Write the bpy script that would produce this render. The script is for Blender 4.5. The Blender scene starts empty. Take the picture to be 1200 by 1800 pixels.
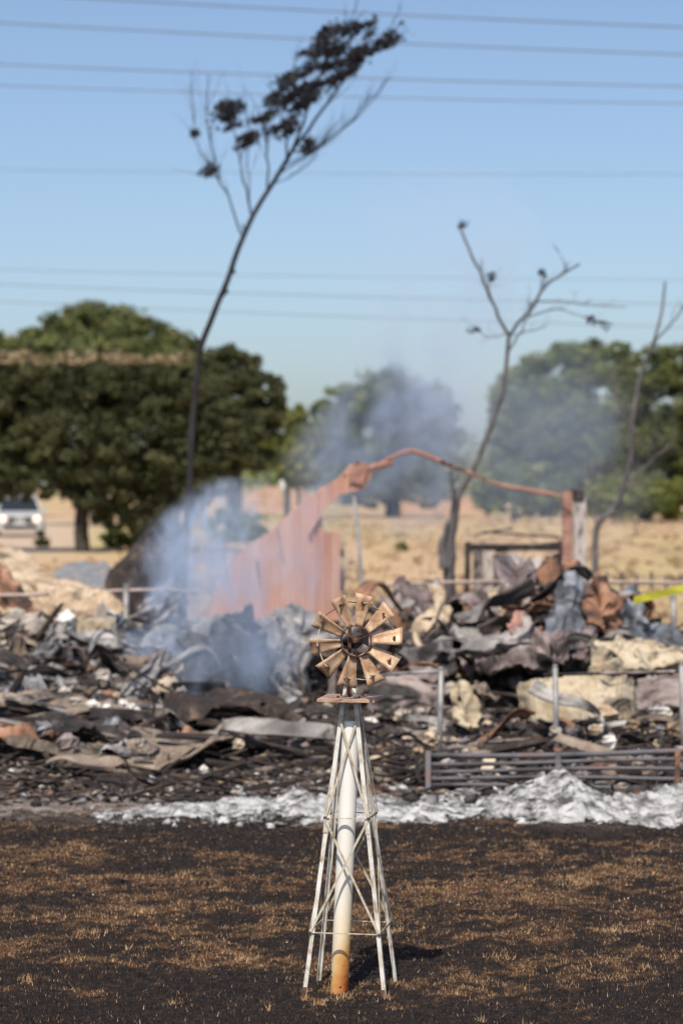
import bpy, math, random
import numpy as np
from mathutils import Vector, Matrix

# ------------------------------------------------------------------ camera, world, sun, exposure
sc = bpy.context.scene
COL = sc.collection
EYE = 2.1
FP = 4250.0                       # focal length in photo pixels (1200 x 1800)
TH = math.atan(50 / FP)           # slight downward tilt
cam = bpy.data.cameras.new('camera')
camo = bpy.data.objects.new('camera', cam)
COL.objects.link(camo)
camo.location = (0, 0, EYE)
camo.rotation_euler = (math.pi / 2 - TH, 0, 0)
cam.sensor_fit = 'VERTICAL'
cam.sensor_height = 36
cam.lens = 85
cam.clip_start = .1
cam.clip_end = 6000
cam.dof.use_dof = True
cam.dof.focus_distance = 9.95
cam.dof.aperture_fstop = 2.5
cam.dof.aperture_blades = 9
sc.camera = camo

SUN = Vector((-.20, -.93, 1.42)).normalized()
SEL = math.asin(SUN.z)
SROT = math.atan2(SUN.x, SUN.y)
w = bpy.data.worlds.new('World')
sc.world = w
w.use_nodes = True
nt = w.node_tree
bg = nt.nodes['Background']
sky = nt.nodes.new('ShaderNodeTexSky')
sky.sky_type = 'NISHITA'
sky.sun_disc = False
sky.sun_elevation = SEL
sky.sun_rotation = SROT
sky.altitude = 200
sky.air_density = .8
sky.dust_density = 2.0
sky.ozone_density = 2.0
nt.links.new(sky.outputs[0], bg.inputs[0])
bg.inputs[1].default_value = .15
sl = bpy.data.lights.new('sun', 'SUN')
sl.energy = 4.9
sl.angle = math.radians(.53)
sl.color = (1, .93, .82)
so = bpy.data.objects.new('sun', sl)
COL.objects.link(so)
so.rotation_euler = SUN.to_track_quat('Z', 'Y').to_euler()
sc.view_settings.view_transform = 'Standard'
sc.view_settings.look = 'None'
sc.view_settings.exposure = 0.0
sc.view_settings.gamma = 1
sc.view_settings.use_curve_mapping = False
sc.render.engine = 'CYCLES'
sc.cycles.use_denoising = True
sc.cycles.max_bounces = 6
sc.cycles.diffuse_bounces = 3
sc.cycles.glossy_bounces = 2
sc.cycles.transmission_bounces = 3
sc.cycles.volume_bounces = 1
sc.cycles.transparent_max_bounces = 8
sc.cycles.volume_step_rate = 1.6
sc.cycles.volume_max_steps = 96

# ------------------------------------------------------------------ helpers
rnd = random.Random(7)
R = np.random.RandomState(11)
CT, ST = math.cos(TH), math.sin(TH)


def at(px, py, Y):
    """world point seen at photo pixel (px, py), at distance Y"""
    x = (px - 600) / FP
    y = (900 - py) / FP
    s = Y / (CT + y * ST)
    return Vector((x * s, Y, EYE + s * (-ST + y * CT)))


def gr(px, py, z=0.0):
    x = (px - 600) / FP
    y = (900 - py) / FP
    dz = -ST + y * CT
    s = (z - EYE) / dz
    return Vector((x * s, s * (CT + y * ST), z))


def ppm(Y):
    return FP / Y


def hash2(ix, iy, seed):
    n = (ix.astype(np.int64) * 374761393 + iy.astype(np.int64) * 668265263 + seed * 1442695041) & 0xffffffff
    n = ((n ^ (n >> 13)) * 1274126177) & 0xffffffff
    return ((n ^ (n >> 16)) & 0xffffff) / float(0xffffff)


def vnoise(x, y, seed=0):
    x = np.asarray(x, float); y = np.asarray(y, float)
    ix = np.floor(x); iy = np.floor(y)
    fx = x - ix; fy = y - iy
    fx = fx * fx * (3 - 2 * fx); fy = fy * fy * (3 - 2 * fy)
    a = hash2(ix, iy, seed); b = hash2(ix + 1, iy, seed)
    c = hash2(ix, iy + 1, seed); d = hash2(ix + 1, iy + 1, seed)
    return (a * (1 - fx) + b * fx) * (1 - fy) + (c * (1 - fx) + d * fx) * fy


def fbm(x, y, seed=0, octv=4, gain=.5):
    t = 0; amp = 1; s = 0
    for k in range(octv):
        t = t + amp * vnoise(x * 2 ** k + 17.3 * k, y * 2 ** k - 9.1 * k, seed + k)
        s += amp; amp *= gain
    return t / s


def sstep(a, b, x):
    t = np.clip((x - a) / (b - a), 0, 1)
    return t * t * (3 - 2 * t)


def tag(o, label=None, cat=None, group=None, kind=None):
    if label: o['label'] = label
    if cat: o['category'] = cat
    if group: o['group'] = group
    if kind: o['kind'] = kind
    return o


def empty(name, loc, label=None, cat=None, group=None, rz=0, parent=None):
    o = bpy.data.objects.new(name, None)
    o.empty_display_size = .1
    COL.objects.link(o)
    o.location = loc
    o.rotation_euler = (0, 0, rz)
    if parent: o.parent = parent
    return tag(o, label, cat, group)


class MB:
    def __init__(self):
        self.v = []; self.f = []; self.n = 0

    def add(self, vs, fs):
        k = self.n
        self.v.extend([tuple(p) for p in vs])
        self.f.extend([tuple(i + k for i in f) for f in fs])
        self.n += len(vs)
        return self

    def box(self, c, s, rot=None, jit=0, top=1.0):
        c = Vector(c)
        P = []
        for z in (-1, 1):
            t = top if z > 0 else 1
            for x, y in ((-1, -1), (1, -1), (1, 1), (-1, 1)):
                p = Vector((x * s[0] / 2 * t, y * s[1] / 2 * t, z * s[2] / 2))
                if jit: p += Vector((rnd.uniform(-jit, jit) * s[0], rnd.uniform(-jit, jit) * s[1], rnd.uniform(-jit, jit) * s[2]))
                if rot: p = rot @ p
                P.append(p + c)
        return self.add(P, [(0, 3, 2, 1), (4, 5, 6, 7), (0, 1, 5, 4), (1, 2, 6, 5), (2, 3, 7, 6), (3, 0, 4, 7)])

    def bar(self, a, b, w_, t_, roll=0.0):
        """rectangular bar from a to b"""
        a = Vector(a); b = Vector(b); d = (b - a)
        q = d.to_track_quat('Z', 'Y').to_matrix() @ Matrix.Rotation(roll, 3, 'Z')
        return self.box((a + b) / 2, (w_, t_, d.length), q)

    def tube(self, pts, rad, seg=7, cap=True):
        pts = [Vector(p) for p in pts]
        if not hasattr(rad, '__len__'): rad = [rad] * len(pts)
        prev = None; rings = []
        for i, p in enumerate(pts):
            d = (pts[min(i + 1, len(pts) - 1)] - pts[max(i - 1, 0)]).normalized()
            if prev is None:
                u = d.orthogonal().normalized()
            else:
                u = (prev - d * prev.dot(d)).normalized()
            prev = u
            v_ = d.cross(u)
            rings.append([p + (u * math.cos(2 * math.pi * k / seg) + v_ * math.sin(2 * math.pi * k / seg)) * rad[i] for k in range(seg)])
        V = [q for r in rings for q in r]
        F = []
        for i in range(len(pts) - 1):
            for k in range(seg):
                a = i * seg + k; b = i * seg + (k + 1) % seg
                F.append((a, b, b + seg, a + seg))
        if cap:
            F.append(tuple(reversed(range(seg))))
            F.append(tuple(range((len(pts) - 1) * seg, len(pts) * seg)))
        return self.add(V, F)

    def build(self, name, mat, parent=None, smooth=False, origin=None):
        me = bpy.data.meshes.new(name)
        vs = self.v
        if origin is not None:
            o_ = Vector(origin)
            vs = [tuple(Vector(p) - o_) for p in vs]
        me.from_pydata(vs, [], self.f)
        if smooth:
            me.polygons.foreach_set('use_smooth', [True] * len(me.polygons))
        me.materials.append(mat)
        ob = bpy.data.objects.new(name, me)
        COL.objects.link(ob)
        if origin is not None: ob.location = origin
        if parent:
            ob.parent = parent
        return ob


def np_mesh(name, V, F, mat, attrs=None, parent=None, smooth=False):
    """V (n,3) array, F (m,k) array with constant k"""
    me = bpy.data.meshes.new(name)
    n, m, k = len(V), len(F), F.shape[1]
    me.vertices.add(n)
    me.vertices.foreach_set('co', V.astype(np.float32).ravel())
    me.loops.add(m * k)
    me.loops.foreach_set('vertex_index', F.astype(np.int32).ravel())
    me.polygons.add(m)
    me.polygons.foreach_set('loop_start', np.arange(0, m * k, k, dtype=np.int32))
    me.polygons.foreach_set('loop_total', np.full(m, k, dtype=np.int32))
    if smooth: me.polygons.foreach_set('use_smooth', np.ones(m, bool))
    me.update(calc_edges=True)
    for nm, a in (attrs or {}).items():
        at_ = me.attributes.new(nm, 'FLOAT', 'POINT')
        at_.data.foreach_set('value', a.astype(np.float32))
    me.materials.append(mat)
    ob = bpy.data.objects.new(name, me)
    COL.objects.link(ob)
    if parent: ob.parent = parent
    return ob


def grid_faces(nu, nv):
    i = np.arange(nu - 1)[:, None] * nv + np.arange(nv - 1)[None, :]
    i = i.ravel()
    return np.stack([i, i + 1, i + nv + 1, i + nv], 1)


# ------------------------------------------------------------------ materials
def nodes(name):
    m = bpy.data.materials.new(name)
    m.use_nodes = True
    t = m.node_tree
    return m, t, t.nodes['Principled BSDF'], t.links


def setramp(r, cols):
    el = r.color_ramp.elements
    while len(el) > 1: el.remove(el[-1])
    el[0].position = cols[0][0]; el[0].color = (*cols[0][1], 1)
    for p, c in cols[1:]:
        e = el.new(p); e.color = (*c, 1)


def pm(name, cols, scale=6, rough=.8, metal=0, bump=.3, detail=8, stretch=(1, 1, 1), fine=None, bdist=.01, spec=.3, soot=None):
    """noise driven colour ramp + second finer speckle + bump; object coordinates"""
    m, t, b, L = nodes(name)
    tc = t.nodes.new('ShaderNodeTexCoord')
    mp = t.nodes.new('ShaderNodeMapping')
    mp.inputs['Scale'].default_value = stretch
    L.new(tc.outputs['Object'], mp.inputs[0])
    oi = t.nodes.new('ShaderNodeObjectInfo')
    ad = t.nodes.new('ShaderNodeVectorMath'); ad.operation = 'MULTIPLY_ADD'
    L.new(oi.outputs['Random'], ad.inputs[0])
    ad.inputs[1].default_value = (37, 53, 71)
    L.new(mp.outputs[0], ad.inputs[2])
    n = t.nodes.new('ShaderNodeTexNoise')
    n.inputs['Scale'].default_value = scale; n.inputs['Detail'].default_value = detail
    n.inputs['Roughness'].default_value = .62
    n.inputs['Distortion'].default_value = .6
    L.new(ad.outputs[0], n.inputs[0])
    r = t.nodes.new('ShaderNodeValToRGB')
    setramp(r, cols)
    L.new(n.outputs[0], r.inputs[0])
    out = r.outputs[0]
    n2 = t.nodes.new('ShaderNodeTexNoise')
    n2.inputs['Scale'].default_value = scale * 6; n2.inputs['Detail'].default_value = 6
    n2.inputs['Roughness'].default_value = .7
    L.new(ad.outputs[0], n2.inputs[0])
    if fine:
        r2 = t.nodes.new('ShaderNodeValToRGB')
        setramp(r2, [(fine[0], (0, 0, 0)), (fine[1], (1, 1, 1))])
        L.new(n2.outputs[0], r2.inputs[0])
        mx = t.nodes.new('ShaderNodeMix'); mx.data_type = 'RGBA'
        L.new(r2.outputs[0], mx.inputs[0])
        L.new(out, mx.inputs[6])
        mx.inputs[7].default_value = (*fine[2], 1)
        out = mx.outputs[2]
    if soot:
        n3 = t.nodes.new('ShaderNodeTexNoise'); n3.inputs['Scale'].default_value = soot[0]
        n3.inputs['Detail'].default_value = 7; n3.inputs['Roughness'].default_value = .68; n3.inputs['Distortion'].default_value = 1.2
        va = t.nodes.new('ShaderNodeVectorMath'); va.operation = 'ADD'; va.inputs[1].default_value = (11, 7, 3)
        L.new(ad.outputs[0], va.inputs[0]); L.new(va.outputs[0], n3.inputs[0])
        r4 = t.nodes.new('ShaderNodeValToRGB'); setramp(r4, [(soot[1], (0, 0, 0)), (soot[2], (1, 1, 1))])
        L.new(n3.outputs[0], r4.inputs[0])
        m4 = t.nodes.new('ShaderNodeMix'); m4.data_type = 'RGBA'
        L.new(r4.outputs[0], m4.inputs[0]); L.new(out, m4.inputs[6]); m4.inputs[7].default_value = (.022, .019, .018, 1)
        out = m4.outputs[2]
    L.new(out, b.inputs['Base Color'])
    b.inputs['Roughness'].default_value = rough
    b.inputs['Metallic'].default_value = metal
    b.inputs['Specular IOR Level'].default_value = spec
    if bump:
        bp = t.nodes.new('ShaderNodeBump')
        bp.inputs['Strength'].default_value = bump
        bp.inputs['Distance'].default_value = bdist
        L.new(n2.outputs[0], bp.inputs['Height'])
        L.new(bp.outputs[0], b.inputs['Normal'])
    return m


M = {}
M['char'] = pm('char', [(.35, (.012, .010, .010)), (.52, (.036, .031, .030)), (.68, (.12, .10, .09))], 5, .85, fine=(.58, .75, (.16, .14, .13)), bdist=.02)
M['charwood'] = pm('charred_wood', [(.3, (.012, .010, .010)), (.55, (.04, .03, .026)), (.72, (.15, .10, .07))], 6, .85, stretch=(1, 1, 1), fine=(.6, .8, (.2, .17, .15)))
M['plum'] = pm('plum_burnt_steel', [(.3, (.075, .055, .052)), (.48, (.19, .145, .135)), (.62, (.33, .27, .245)), (.75, (.22, .12, .08))], 2.6, .6, fine=(.58, .72, (.10, .08, .075)), bump=.35, soot=(1.6, .50, .60))
M['grey'] = pm('grey_ash_steel', [(.3, (.07, .066, .066)), (.48, (.20, .185, .178)), (.66, (.45, .415, .385))], 3, .7, fine=(.58, .72, (.11, .10, .10)), soot=(1.8, .50, .62))
M['bluesteel'] = pm('blue_grey_steel', [(.3, (.045, .048, .055)), (.48, (.125, .135, .15)), (.6, (.28, .295, .32)), (.68, (.26, .15, .10)), (.76, (.40, .38, .37))], 3, .5, fine=(.6, .74, (.09, .085, .09)), soot=(1.8, .49, .60))
M['rust'] = pm('rusty_steel', [(.3, (.06, .035, .028)), (.46, (.19, .10, .062)), (.58, (.33, .17, .10)), (.72, (.42, .31, .25))], 3.4, .85, fine=(.58, .72, (.08, .055, .05)), soot=(2.0, .48, .58))
M['tan'] = pm('tan_scorched_sheet', [(.3, (.14, .10, .07)), (.46, (.36, .26, .17)), (.6, (.54, .43, .31)), (.75, (.34, .25, .18))], 3.2, .9, fine=(.57, .73, (.14, .10, .08)), soot=(2.0, .53, .65))
M['cream'] = pm('cream_scorched_panel', [(.3, (.17, .12, .075)), (.44, (.38, .30, .20)), (.58, (.52, .44, .32)), (.72, (.30, .23, .16))], 3.2, .9, fine=(.57, .72, (.16, .12, .09)), soot=(2.4, .52, .63))
M['ash'] = pm('white_ash', [(.37, (.10, .095, .09)), (.46, (.28, .275, .27)), (.55, (.50, .495, .49)), (.68, (.64, .635, .63))], 10, .95, fine=(.60, .74, (.30, .29, .29)), bump=.8, bdist=.02, soot=(3.2, .53, .63))
M['greyash'] = pm('grey_ash', [(.34, (.07, .068, .07)), (.46, (.20, .195, .20)), (.56, (.40, .395, .405)), (.68, (.58, .57, .58))], 7, .95, fine=(.56, .70, (.16, .15, .15)), bump=.9, bdist=.03, soot=(3, .52, .62))
M['block'] = pm('sooty_block', [(.32, (.10, .09, .085)), (.5, (.36, .31, .26)), (.68, (.55, .50, .44))], 5, .9, fine=(.6, .75, (.2, .17, .15)))
M['white'] = pm('pale_rubble', [(.3, (.4, .36, .32)), (.5, (.72, .68, .62)), (.7, (.8, .78, .74))], 6, .9)
M['wood'] = pm('weathered_wood', [(.3, (.08, .06, .045)), (.48, (.20, .15, .115)), (.68, (.34, .28, .225))], 5, .85, stretch=(1, 1, 1), fine=(.56, .74, (.07, .055, .05)), soot=(2.4, .52, .62))
M['palewood'] = pm('pale_wood', [(.3, (.45, .33, .22)), (.6, (.68, .56, .43))], 5, .85)
M['tube_dark'] = pm('burnt_pipe', [(.35, (.04, .038, .042)), (.55, (.12, .115, .125)), (.72, (.15, .09, .075))], 3, .6)
M['galv'] = pm('galvanised_steel', [(.3, (.10, .095, .095)), (.5, (.26, .25, .245)), (.65, (.36, .34, .33)), (.75, (.25, .15, .11))], 6, .5, metal=.2)
M['railred'] = pm('heat_stained_rail', [(.3, (.26, .18, .15)), (.6, (.48, .38, .33))], 4, .6)
M['siding'] = pm('smoke_paled_red_siding', [(.3, (.42, .20, .14)), (.5, (.52, .29, .21)), (.68, (.58, .36, .28))], 2.4, .8, stretch=(1.3, 1, .3), fine=(.62, .82, (.40, .28, .24)), soot=(1.8, .64, .9))  # red paled and pinked so the smoke veil sits in the colour
M['redframe'] = pm('rusty_red_frame', [(.3, (.22, .11, .085)), (.6, (.40, .22, .17))], 5, .8, soot=(4, .52, .64))
M['whitepost'] = pm('scorched_white_post', [(.3, (.16, .13, .12)), (.45, (.42, .37, .34)), (.7, (.60, .54, .50))], 5, .85, stretch=(3, 3, .5), soot=(4, .55, .62))
M['bark'] = pm('burnt_bark', [(.35, (.015, .014, .016)), (.6, (.038, .033, .036)), (.75, (.12, .07, .055))], 5, .9, stretch=(2, 2, .4), bump=.6, bdist=.04)
M['greybark'] = pm('scorched_bark_hazed', [(.35, (.055, .052, .058)), (.55, (.13, .12, .125)), (.75, (.24, .21, .2))], 4, .9, stretch=(2, 2, .4), bump=.6, bdist=.04)  # scorched bark, its grey lightened to carry the smoke haze
M['oakbark'] = pm('oak_bark', [(.35, (.02, .017, .014)), (.6, (.06, .05, .04))], 4, .9)
M['wire'] = pm('aluminium_wire', [(.3, (.09, .09, .1)), (.7, (.15, .15, .16))], 1, .5, bump=0)
M['tape'] = pm('yellow_tape', [(.3, (.50, .46, .03)), (.7, (.66, .62, .08))], 3, .45, bump=0)
M['whitepaint'] = pm('white_paint', [(.3, (.66, .65, .63)), (.7, (.8, .79, .77))], 3, .5, bump=0)

# windmill materials
M['legpaint'] = pm('chipped_white_paint', [(.33, (.30, .20, .13)), (.42, (.50, .44, .36)), (.55, (.66, .63, .58)), (.75, (.74, .72, .68))], 14, .45, fine=(.66, .74, (.24, .11, .05)), bump=.25, bdist=.002)
M['strap'] = pm('dirty_cream_strap', [(.33, (.26, .15, .08)), (.45, (.42, .36, .26)), (.7, (.60, .55, .45))], 22, .55, fine=(.64, .74, (.2, .09, .04)), bump=.2, bdist=.002)
M['blade'] = pm('rusty_tan_blade', [(.30, (.26, .12, .06)), (.44, (.40, .24, .14)), (.58, (.54, .37, .24)), (.72, (.64, .49, .34))], 22, .5, metal=.1, fine=(.60, .76, (.28, .12, .05)), bump=.15, bdist=.002)
M['rustiron'] = pm('dark_rust_iron', [(.35, (.035, .022, .016)), (.6, (.13, .06, .035))], 30, .75)
M['plat'] = pm('rusty_platform', [(.35, (.30, .16, .10)), (.6, (.50, .33, .23))], 12, .6, fine=(.6, .75, (.62, .55, .48)))


def pipe_mat():
    m, t, b, L = nodes('stained_white_pvc')
    tc = t.nodes.new('ShaderNodeTexCoord')
    sp = t.nodes.new('ShaderNodeSeparateXYZ')
    L.new(tc.outputs['Object'], sp.inputs[0])
    n = t.nodes.new('ShaderNodeTexNoise'); n.inputs['Scale'].default_value = 9; n.inputs['Detail'].default_value = 6
    L.new(tc.outputs['Object'], n.inputs[0])
    ma = t.nodes.new('ShaderNodeMath'); ma.operation = 'MULTIPLY_ADD'
    L.new(n.outputs[0], ma.inputs[0]); ma.inputs[1].default_value = .26
    L.new(sp.outputs[2], ma.inputs[2])
    ax = t.nodes.new('ShaderNodeMath'); ax.operation = 'MULTIPLY_ADD'     # the stain runs higher on the right side
    L.new(sp.outputs[0], ax.inputs[0]); ax.inputs[1].default_value = -2.4
    L.new(ma.outputs[0], ax.inputs[2])
    r = t.nodes.new('ShaderNodeValToRGB')
    setramp(r, [(.10, (.22, .06, .015)), (.16, (.46, .17, .045)), (.23, (.60, .34, .12)), (.34, (.74, .60, .40)), (.50, (.78, .72, .62)), (.8, (.80, .77, .71))])
    L.new(ax.outputs[0], r.inputs[0])
    n2 = t.nodes.new('ShaderNodeTexNoise'); n2.inputs['Scale'].default_value = 45; n2.inputs['Detail'].default_value = 3
    L.new(tc.outputs['Object'], n2.inputs[0])
    r2 = t.nodes.new('ShaderNodeValToRGB'); setramp(r2, [(.60, (0, 0, 0)), (.66, (1, 1, 1))])
    L.new(n2.outputs[0], r2.inputs[0])
    r3 = t.nodes.new('ShaderNodeValToRGB'); setramp(r3, [(.06, (1, 1, 1)), (.15, (0, 0, 0))])
    L.new(sp.outputs[2], r3.inputs[0])
    mu = t.nodes.new('ShaderNodeMath'); mu.operation = 'MULTIPLY'
    L.new(r2.outputs[0], mu.inputs[0]); L.new(r3.outputs[0], mu.inputs[1])
    mx = t.nodes.new('ShaderNodeMix'); mx.data_type = 'RGBA'
    L.new(mu.outputs[0], mx.inputs[0]); L.new(r.outputs[0], mx.inputs[6]); mx.inputs[7].default_value = (.06, .025, .015, 1)
    L.new(mx.outputs[2], b.inputs['Base Color'])
    b.inputs['Roughness'].default_value = .42
    return m


M['pipe'] = pipe_mat()


def leaf_mat(name, cols, trans=.25):
    m, t, b, L = nodes(name)
    a = t.nodes.new('ShaderNodeAttribute'); a.attribute_name = 'tint'
    r = t.nodes.new('ShaderNodeValToRGB'); setramp(r, cols)
    L.new(a.outputs['Fac'], r.inputs[0])
    L.new(r.outputs[0], b.inputs['Base Color'])
    b.inputs['Roughness'].default_value = .6
    b.inputs['Specular IOR Level'].default_value = .25
    tr = t.nodes.new('ShaderNodeBsdfTranslucent')
    L.new(r.outputs[0], tr.inputs[0])
    mx = t.nodes.new('ShaderNodeMixShader'); mx.inputs[0].default_value = trans
    L.new(b.outputs[0], mx.inputs[1]); L.new(tr.outputs[0], mx.inputs[2])
    L.new(mx.outputs[0], t.nodes['Material Output'].inputs[0])
    return m


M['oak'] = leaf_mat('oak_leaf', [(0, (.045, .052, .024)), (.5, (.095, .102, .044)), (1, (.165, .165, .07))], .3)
M['oakback'] = leaf_mat('pale_green_oak_leaf', [(0, (.075, .095, .038)), (.5, (.145, .165, .06)), (1, (.24, .25, .085))], .3)  # lighter, greener mix than the oak leaf
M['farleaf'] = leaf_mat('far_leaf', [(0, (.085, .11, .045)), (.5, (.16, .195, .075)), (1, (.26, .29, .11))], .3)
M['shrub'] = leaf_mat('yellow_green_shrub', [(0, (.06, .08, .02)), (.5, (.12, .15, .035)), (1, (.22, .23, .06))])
M['paleshrub'] = leaf_mat('pale_yellow_green_shrub', [(0, (.10, .12, .03)), (.5, (.20, .22, .055)), (1, (.32, .31, .09))])  # lighter, yellower mix than the shrub leaf
M['dryleaf'] = leaf_mat('dry_tan_leaf', [(0, (.13, .10, .05)), (.5, (.28, .21, .12)), (1, (.46, .35, .22))])
M['strawleaf'] = leaf_mat('field_straw_leaf', [(0, (.26, .17, .10)), (.5, (.42, .29, .17)), (1, (.58, .43, .26))])
M['scorch'] = leaf_mat('scorched_leaf', [(0, (.012, .012, .015)), (.6, (.026, .026, .032)), (1, (.048, .048, .058))], .1)


def ground_mat():
    m, t, b, L = nodes('burnt_ground')
    g = t.nodes.new('ShaderNodeNewGeometry')
    sp = t.nodes.new('ShaderNodeSeparateXYZ'); L.new(g.outputs['Position'], sp.inputs[0])

    def noise(s, d=6, rough=.6, st=None):
        n = t.nodes.new('ShaderNodeTexNoise'); n.inputs['Scale'].default_value = s
        n.inputs['Detail'].default_value = d; n.inputs['Roughness'].default_value = rough
        if st:
            mp = t.nodes.new('ShaderNodeMapping'); mp.inputs['Scale'].default_value = st
            L.new(g.outputs['Position'], mp.inputs[0]); L.new(mp.outputs[0], n.inputs[0])
        else:
            L.new(g.outputs['Position'], n.inputs[0])
        return n.outputs[0]

    def ramp(inp, cols):
        r = t.nodes.new('ShaderNodeValToRGB'); setramp(r, cols); L.new(inp, r.inputs[0]); return r.outputs[0]

    def mix(f, a, c):
        x = t.nodes.new('ShaderNodeMix'); x.data_type = 'RGBA'
        L.new(f, x.inputs[0]); L.new(a, x.inputs[6]); L.new(c, x.inputs[7]); return x.outputs[2]

    def attr(n):
        a = t.nodes.new('ShaderNodeAttribute'); a.attribute_name = n; return a.outputs['Fac']
    black = ramp(noise(24, 9, .75), [(.35, (.008, .007, .007)), (.52, (.020, .016, .015)), (.63, (.050, .031, .022)), (.76, (.10, .06, .038))])
    straw = ramp(noise(60, 8, .8), [(.40, (.016, .011, .009)), (.52, (.085, .046, .025)), (.66, (.30, .175, .09))])
    near = mix(attr('straw'), black, straw)
    rub = ramp(noise(9, 12, .8), [(.34, (.022, .019, .018)), (.45, (.10, .082, .074)), (.54, (.21, .165, .14)), (.64, (.38, .34, .31)), (.75, (.16, .11, .085))])
    c = mix(attr('rubble'), near, rub)
    fieldc = ramp(noise(.22, 9, .7, (1, .22, 1)), [(.34, (.26, .17, .11)), (.44, (.42, .285, .165)), (.54, (.54, .375, .22)), (.64, (.40, .26, .18))])
    fine = ramp(noise(3.5, 8, .75, (1, .5, 1)), [(.35, (.20, .14, .09)), (.6, (.54, .39, .24))])
    fx = t.nodes.new('ShaderNodeMix'); fx.data_type = 'RGBA'; fx.inputs[0].default_value = .35
    L.new(fieldc, fx.inputs[6]); L.new(fine, fx.inputs[7])
    green = ramp(noise(.5, 6, .7), [(.35, (.24, .24, .06)), (.65, (.42, .38, .12))])
    fieldc = mix(attr('green'), fx.outputs[2], green)
    road = ramp(noise(1.5, 6, .6), [(.35, (.40, .30, .22)), (.65, (.55, .43, .33))])
    fieldc = mix(attr('road'), fieldc, road)
    c = mix(attr('field'), c, fieldc)
    L.new(c, b.inputs['Base Color'])
    b.inputs['Roughness'].default_value = .95
    b.inputs['Specular IOR Level'].default_value = .15
    bp = t.nodes.new('ShaderNodeBump'); bp.inputs['Strength'].default_value = .8; bp.inputs['Distance'].default_value = .012
    L.new(noise(70, 8, .75), bp.inputs['Height']); L.new(bp.outputs[0], b.inputs['Normal'])
    return m


M['ground'] = ground_mat()


def grass_mat():
    m, t, b, L = nodes('burnt_grass')
    a = t.nodes.new('ShaderNodeAttribute'); a.attribute_name = 'tint'
    s = t.nodes.new('ShaderNodeAttribute'); s.attribute_name = 'straw'
    r = t.nodes.new('ShaderNodeValToRGB'); setramp(r, [(0, (.008, .007, .007)), (.55, (.022, .018, .017)), (.80, (.06, .038, .028)), (1, (.12, .085, .065))])
    r2 = t.nodes.new('ShaderNodeValToRGB'); setramp(r2, [(0, (.12, .052, .024)), (.4, (.34, .175, .08)), (.75, (.54, .33, .17)), (1, (.70, .52, .32))])
    L.new(a.outputs['Fac'], r.inputs[0]); L.new(a.outputs['Fac'], r2.inputs[0])
    x = t.nodes.new('ShaderNodeMix'); x.data_type = 'RGBA'
    L.new(s.outputs['Fac'], x.inputs[0]); L.new(r.outputs[0], x.inputs[6]); L.new(r2.outputs[0], x.inputs[7])
    L.new(x.outputs[2], b.inputs['Base Color'])
    b.inputs['Roughness'].default_value = .75
    b.inputs['Specular IOR Level'].default_value = .2
    return m


M['grass'] = grass_mat()

# ------------------------------------------------------------------ ground
def near_h(x, y):
    f = sstep(7.5, 8.5, y) * (1 - sstep(15, 17, y))
    a = (fbm(x * 3.0, y * 3.0, 3, 4) - .5) * .07 + (fbm(x * 12, y * 12, 8, 3) - .5) * .040
    # keep the foot of the little windmill level
    d = np.hypot(x - .03, y - 10.0)
    return a * f * (.35 + .65 * sstep(.15, .5, d))


MPX = [-300, 0, 60, 150, 230, 330, 400, 480, 560, 640, 700, 800, 900, 1000, 1080, 1200, 1500]
MPY = [1120, 1112, 1118, 1135, 1135, 1128, 1130, 1140, 1155, 1150, 1155, 1160, 1150, 1110, 1120, 1160, 1180]


def mound_z(x, y):
    px = 600 + x / np.maximum(y, 1) * FP
    top = EYE - (np.interp(px, MPX, MPY) - 850) / FP * 22.6
    rise = sstep(19.6, 22.6, y) * (1 - sstep(23.6, 26.5, y))
    rough = .75 + .5 * fbm(x * 1.3, y * 1.3, 91, 3)
    return rise * top * .86 * rough + rise * .28 * (fbm(x * 3.2, y * 3.2, 93, 4, .6) - .5) + rise * .10 * (fbm(x * 11, y * 11, 95, 3, .6) - .5)


def heap_h(x, y):
    f = sstep(15.6, 17.5, y) * (1 - sstep(27.5, 30, y))
    e = np.clip(.5 + .5 * (fbm(x * .5 + 4, y * .5, 31, 3)), 0, 1)
    return f * (.03 + .22 * e * fbm(x * 1.6, y * 1.6, 21, 4) + .10 * np.maximum(0, fbm(x * 6, y * 6, 23, 3) - .4)) * sstep(15.6, 19, y) + mound_z(x, y)


def straw_mask(x, y):
    a = fbm(x * 1.9, y * 3.6, 41, 4, .55)
    b_ = fbm(x * 9, y * 18, 47, 3, .6)
    thr = .598 - .085 * sstep(9.9, 10.8, y) * (1 - sstep(13.2, 14.8, y)) + .10 * (1 - sstep(9.2, 9.9, y))
    b2 = fbm(x * 26, y * 45, 49, 2, .6)
    m = sstep(thr - .035, thr + .085, .42 * a + .30 * b_ + .28 * b2)
    # the bright tuft row on the right and the patch by the feet
    c = gr(1020, 1590)
    m = np.maximum(m, .9 * np.exp(-((x - c.x) / .38) ** 2 - ((y - c.y) / .13) ** 2) * sstep(.35, .6, b_))
    return np.clip(m, 0, 1)


def ease(vals):
    return np.array(vals)


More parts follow.
